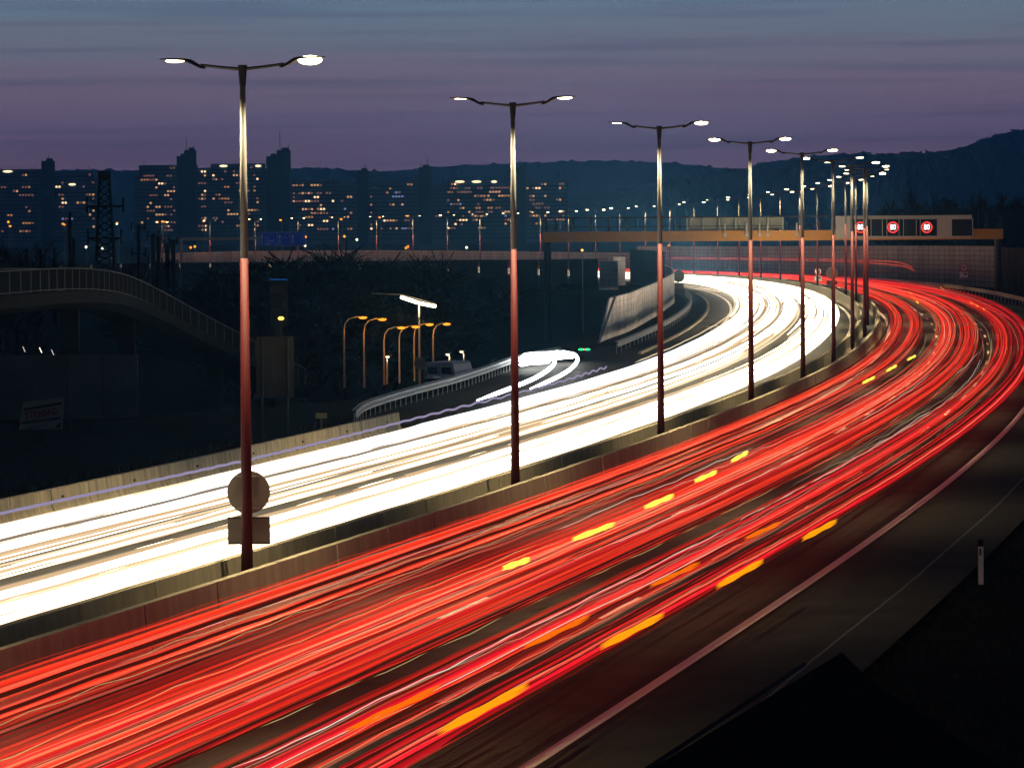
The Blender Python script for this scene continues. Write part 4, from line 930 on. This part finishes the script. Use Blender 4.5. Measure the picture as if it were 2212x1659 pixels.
# green traffic display
d = 300; q = at(1262, 755, d); t = thing('lane_signal', 'small signal with two green lights beside the slip road', 'traffic signal', (q.x, d, 0))
mb = MB(); mb.box((0, .05, q.z), (.95, .08, .30)); mb.build('housing', M_['black'], t)
for sx in (-.22, .22):
    mb = MB(); mb.ell((sx, -.02, q.z), (.19, .04, .07)); mb.build('green_light', M_['green_led'], t)
mb = MB(); mb.ell((0, -.02, q.z), (.05, .04, .05)); mb.build('red_light', M_['red_led'], t)
mb = MB(); mb.tube([(0, .12, -.3), (0, .12, q.z)], .04, 5); mb.build('post', M_['dark_metal'], t)
# thin mast with a tiny lamp
d = 430; a = at(1258, 542, d); t = thing('mast', 'thin grey mast with a tiny orange light, right of the gantry leg', 'mast', (a.x, d, 0))
mb = MB(); mb.tube([(0, 0, -6), (0, 0, a.z)], [.10, .05], 6); mb.build('pole', M_['steel_pole'], t)
mb = MB(); mb.ell((0, -.05, a.z+.05), (.10, .10, .10)); mb.build('lamp_glass', M_['yellow_lamp'], t)

# ------------------------------------------------------------------ railway masts
def lattice(label, px0, px1, py_top, py_bot, d, arms):
    cx = (px0+px1)/2; b0 = at(cx, py_bot, d); tpt = at(cx, py_top, d); H = tpt.z-b0.z; w0 = (at(px1, 500, d).x-at(px0, 500, d).x)/2; w1 = w0*.52
    t = thing('lattice_mast', label, 'railway mast', (b0.x, d, b0.z))
    def wd(z): return w0+(w1-w0)*z/H
    for sx in (-1, 1):
        for sy in (-1, 1):
            mb = MB(); mb.tube([(sx*w0, sy*w0, 0), (sx*w1, sy*w1, H)], .09, 4); mb.build('leg', M_['bark'], t)
    n = 13; mb = MB()
    for i in range(n):
        z0 = H*i/n; z1 = H*(i+1)/n
        for sy in (-1, 1):
            mb.tube([(-wd(z0), sy*wd(z0), z0), (wd(z1), sy*wd(z1), z1)], .045, 4); mb.tube([(wd(z0), sy*wd(z0), z0), (-wd(z1), sy*wd(z1), z1)], .045, 4)
            mb.tube([(-wd(z0), sy*wd(z0), z0), (wd(z0), sy*wd(z0), z0)], .03, 4)
        for sx in (-1, 1): mb.tube([(sx*wd(z0), -wd(z0), z0), (sx*wd(z1), wd(z1), z1)], .045, 4)
    mb.build('bracing', M_['bark'], t)
    mb = MB(); mb.box((0, 0, H+.1), (2*w1+.2, 2*w1+.2, .9)); mb.build('mast_top', M_['bark'], t)
    for (py, xa, xb) in arms:
        z = at(cx, py, d).z-b0.z; xa_, xb_ = at(xa, py, d).x-b0.x, at(xb, py, d).x-b0.x
        mb = MB(); mb.box(((xa_+xb_)/2, 0, z), (xb_-xa_, .2, .2)); mb.tube([(xa_*.9, 0, z), (0, 0, z-.7)], .05, 4); mb.tube([(xb_*.9, 0, z), (0, 0, z-.7)], .05, 4)
        for q in (xa_, xb_): mb.tube([(q, 0, z-.6), (q, 0, z+.9)], .10, 6)
        mb.build('crossarm', M_['bark'], t)
    return t
lattice('black lattice railway mast with two crossarms, left of the footbridge railing', 208, 247, 382, 582, 430, [(446, 188, 266), (515, 190, 262)])
g = 'dark railway poles with insulator arms'
for i, (px, top_, bot, w) in enumerate([(300, 487, 600, 17), (332, 505, 620, 14), (343, 512, 620, 9), (375, 518, 620, 10), (362, 525, 620, 8)]):
    d = 400+i*12; b0 = at(px, bot, d); H = at(px, top_, d).z-b0.z; t = thing('insulator_pole', '%s dark pole with insulator arms to the right of the lattice mast' % ['first', 'second', 'third', 'fifth', 'fourth'][i], 'railway pole', (b0.x, d, b0.z-2), group=g)
    mb = MB(); mb.box((0, 0, (H+2)/2), (.30 if i == 0 else .42, .3, H+2)); mb.build('pole', M_['bark'], t)
    for zf in (.97, .62, .3):
        mb = MB(); mb.box((0, 0, (H+2)*zf), (w*.09*d/400*.8, .12, .1))
        for sx in (-1, 1): mb.tube([(sx*w*.036, 0, (H+2)*zf-.3), (sx*w*.036, 0, (H+2)*zf+.55)], .07, 6)
        mb.build('insulator_arm', M_['bark'], t)
for i, (px, top_) in enumerate([(152, 457), (160, 515), (118, 535), (88, 540), (57, 538)]):
    d = 330; b0 = at(px, 585, d); H = at(px, top_, d).z-b0.z; t = thing('timber_pole', 'plain dark pole left of the lattice mast, %s from the right' % ['second', 'first', 'third', 'fourth', 'fifth'][i], 'pole', (b0.x, d, b0.z-4), group='plain dark poles at the left')
    mb = MB(); mb.tube([(0, 0, 0), (0, 0, H+4)], [.17, .12], 8); mb.build('pole', M_['bark'], t)
mb_w = 0
for i, (a, c, sag) in enumerate([((263, 447, 430), (300, 500, 401), 1.2), ((262, 517, 430), (301, 565, 401), 1.0), ((188, 450, 430), (-40, 560, 330), 1.6), ((305, 492, 402), (335, 512, 412), .7), ((190, 516, 430), (-40, 545, 330), 1.0)]):
    A, B = at(*a), at(*c); q = [tuple(A.lerp(B, t_)-Vector((0, 0, sag*4*t_*(1-t_)))) for t_ in np.linspace(0, 1, 12)]
    mb = MB(); mb.tube(q, .028, 3); tag(mb.build('overhead_wire', M_['bark']), ['wire from the upper crossarm to the first insulator pole', 'wire from the lower crossarm to the first insulator pole', 'wire running left from the upper crossarm of the lattice mast', 'short wire between the first two insulator poles', 'wire running left from the lower crossarm of the lattice mast'][i], 'wire')

# ------------------------------------------------------------------ far motorway sign and lamps
d = 760; t = thing('sign_gantry', 'far pale sign gantry with a blue direction sign at the left', 'sign gantry', (0, d, 0))
def X2(px): return at(px, 515, d).x
mb = MB(); mb.box(((X2(395)+X2(560))/2, 0, at(480, 516, d).z), (X2(560)-X2(395), .5, .55)); mb.build('beam', M_['gantry_box'], t)
mb = MB(); mb.tube([(X2(393), 0, -2), (X2(391), 0, at(393, 515, d).z)], .28, 6); mb.build('leg', M_['gantry_box'], t)
zs0, zs1 = at(600, 531, d).z, at(600, 502, d).z
for j, (a, c) in enumerate(((560, 598), (599, 626), (627, 660))):
    mb = MB(); mb.box(((X2(a)+X2(c))/2, -.3, (zs0+zs1)/2), (X2(c)-X2(a)-.06, .15, zs1-zs0)); mb.build('sign_panel', M_['blue_sign'], t)
    mb = MB(); xx0, xx1 = X2(a), X2(c)
    for (bx, bz, bw, bh) in (((xx0+xx1)/2, zs1, xx1-xx0, .08), ((xx0+xx1)/2, zs0, xx1-xx0, .08), (xx0+.03, (zs0+zs1)/2, .08, zs1-zs0)): mb.box((bx, -.4, bz), (bw, .05, bh))
    mb.build('sign_border', M_['gantry_box'], t)
    mb = MB(); ax = xx0+.45; mb.box((ax, -.4, (zs0+zs1)/2-.2), (.14, .04, 1.2)); mb.add([(ax-.28, -.41, (zs0+zs1)/2+.35), (ax+.28, -.41, (zs0+zs1)/2+.35), (ax, -.41, (zs0+zs1)/2+.75)], [(0, 1, 2)]); mb.build('arrow', M_['white'], t)
for i, s_ in enumerate(('A2', 'Graz', 'Wr. Neustadt', 'Mödling')):
    text('sign_text', s_, .42, M_['white'], t, (X2(564)+(.1 if i == 0 else .75), -.42, zs1-.35-.55*i), align='LEFT', sx=.62)
text('sign_text', 'Graz', .42, M_['white'], t, (X2(603)+.75, -.42, zs1-.9), align='LEFT', sx=.62)
g = 'far orange street lamps in front of the tower blocks'
FO = [(22, 489), (136, 484), (139, 486), (253, 482), (340, 480), (351, 479), (357, 480), (440, 478), (606, 476), (737, 474), (820, 470), (881, 467)]
for i, (px, py) in enumerate(FO):
    d = 1340+(i % 4)*25; b0 = at(px+3, 555, d); h = at(px, py, d)
    t = thing('street_lamp', '%s far orange street lamp from the left, before the tower blocks' % ords[i].replace('nearest', 'first'), 'street lamp', (b0.x, d, -2.6), group=g)
    mb = MB(); mb.tube([(0, 0, 0), (0, 0, h.z+2.5), (h.x-b0.x, 0, h.z+2.7)], .11, 4); mb.build('pole', M_['steel_pole'], t)
    mb = MB(); mb.ell((h.x-b0.x, 0, h.z+2.6), (.42, .3, .28), k=8, h=4); mb.build('lamp_glass', M_['orange_lamp'], t)
ORD1 = ['first']+ords[1:]
g = 'small orange lights low before the tower blocks'
SO = [(186, 534), (421, 533), (412, 535), (659, 531), (877, 536), (882, 533), (1008, 535), (612, 509), (595, 509), (640, 510), (660, 512), (744, 511), (771, 518), (1257, 541), (1445, 531), (221, 537), (18, 480)]
for i, (px, py) in enumerate(SO):
    h = at(px, py, 1500); t = thing('distant_light', 'tiny warm light low before the tower blocks, %s from the left' % ORD1[sorted(range(len(SO)), key=lambda q: SO[q]).index(i)], 'light', tuple(h), group=g)
    mb = MB(); mb.ell((0, 0, 0), (.42, .3, .42), k=6, h=4); mb.build('lamp_glass', M_['orange_lamp'] if i % 3 else M_['white_lamp'], t)
    mb = MB(); mb.tube([(0, .3, -h.z-2.6), (0, .3, 0)], .08, 4); mb.build('pole', M_['steel_pole'], t)
g = 'amber lights glimmering through the bushes under the footbridge'
AL = [(52, 602), (58, 602), (103, 601), (108, 601), (82, 616), (176, 617), (180, 618), (298, 622), (303, 621), (330, 640), (352, 645), (349, 642), (206, 610), (533, 640)]
for i, (px, py) in enumerate(AL):
    h = at(px, py, 345); t = thing('distant_light', 'tiny amber light glimmering behind the footbridge railing, %s from the left' % ORD1[sorted(range(len(AL)), key=lambda q: AL[q]).index(i)], 'light', tuple(h), group=g)
    mb = MB(); mb.ell((0, 0, 0), (.07, .06, .06), k=6, h=4); mb.build('lamp_glass', M_['yellow_lamp'], t)
for i, (px, py) in enumerate([(52, 755), (88, 757), (114, 762)]):
    h = at(px, py, 216); t = thing('glowing_glint', 'small white glint among the dark bushes, %s of three' % ['left', 'middle', 'right'][i], 'glint', tuple(h), group='white glints at the left')
    mb = MB(); mb.tube([(-.06, 0, .14), (0, 0, 0), (.05, 0, -.12)], .016, 4); mb.build('glint_glow', M_['white_lamp'] if i == 1 else FNT[2], t)  # glint painted in as a small glowing strip

# ------------------------------------------------------------------ dry grass on the verges
M_['dry'] = mat('dry_grass', (.07, .055, .030), .9, noise=(2, .5))
def tufts(label, n, s0, s1, o0, o1, h0):
    mb = MB(); rg = np.random.default_rng(n)
    for k in range(n):
        s_ = rg.uniform(s0, s1); o_ = o0+(o1-o0)*rg.random()**1.6; x, y, z, h = [float(q) for q in med(s_)]
        cx, cyy = x+math.cos(h)*o_, y-math.sin(h)*o_; g_ = terrain(cx, cyy)
        for q in range(4):
            a = rg.uniform(0, 6.28); hh_ = h0*rg.uniform(.5, 1.5); lx_, ly_ = math.cos(a)*hh_*.5, math.sin(a)*hh_*.5
            mb.add([(cx-.012, cyy, g_-.02), (cx+.012, cyy+.01, g_-.02), (cx+lx_, cyy+ly_, g_+hh_)], [(0, 1, 2)])
    return tag(mb.build('dry_grass', M_['dry']), label, 'grass', kind='stuff')
tufts('dry grass tufts along the edge of the right hard shoulder', 5000, -60, 140, 16.35, 20.5, .14)
tufts('dry grass behind the left concrete barrier', 3500, -40, 110, -14.8, -20, .22)

# ------------------------------------------------------------------ haze
mh = bpy.data.materials.new('haze'); mh.use_nodes = True; t_ = mh.node_tree; t_.nodes.clear()
pv = t_.nodes.new('ShaderNodeVolumePrincipled'); pv.inputs['Color'].default_value = (.14, .50, 1.0, 1); pv.inputs['Density'].default_value = 1.45e-4; pv.inputs['Anisotropy'].default_value = .72
oo = t_.nodes.new('ShaderNodeOutputMaterial'); t_.links.new(pv.outputs[0], oo.inputs['Volume'])
HAZE = True
if HAZE:
    mb = MB(); mb.box((0, 4000, 76), (9000, 8600, 174)); tag(mb.build('haze', mh), kind='stuff')
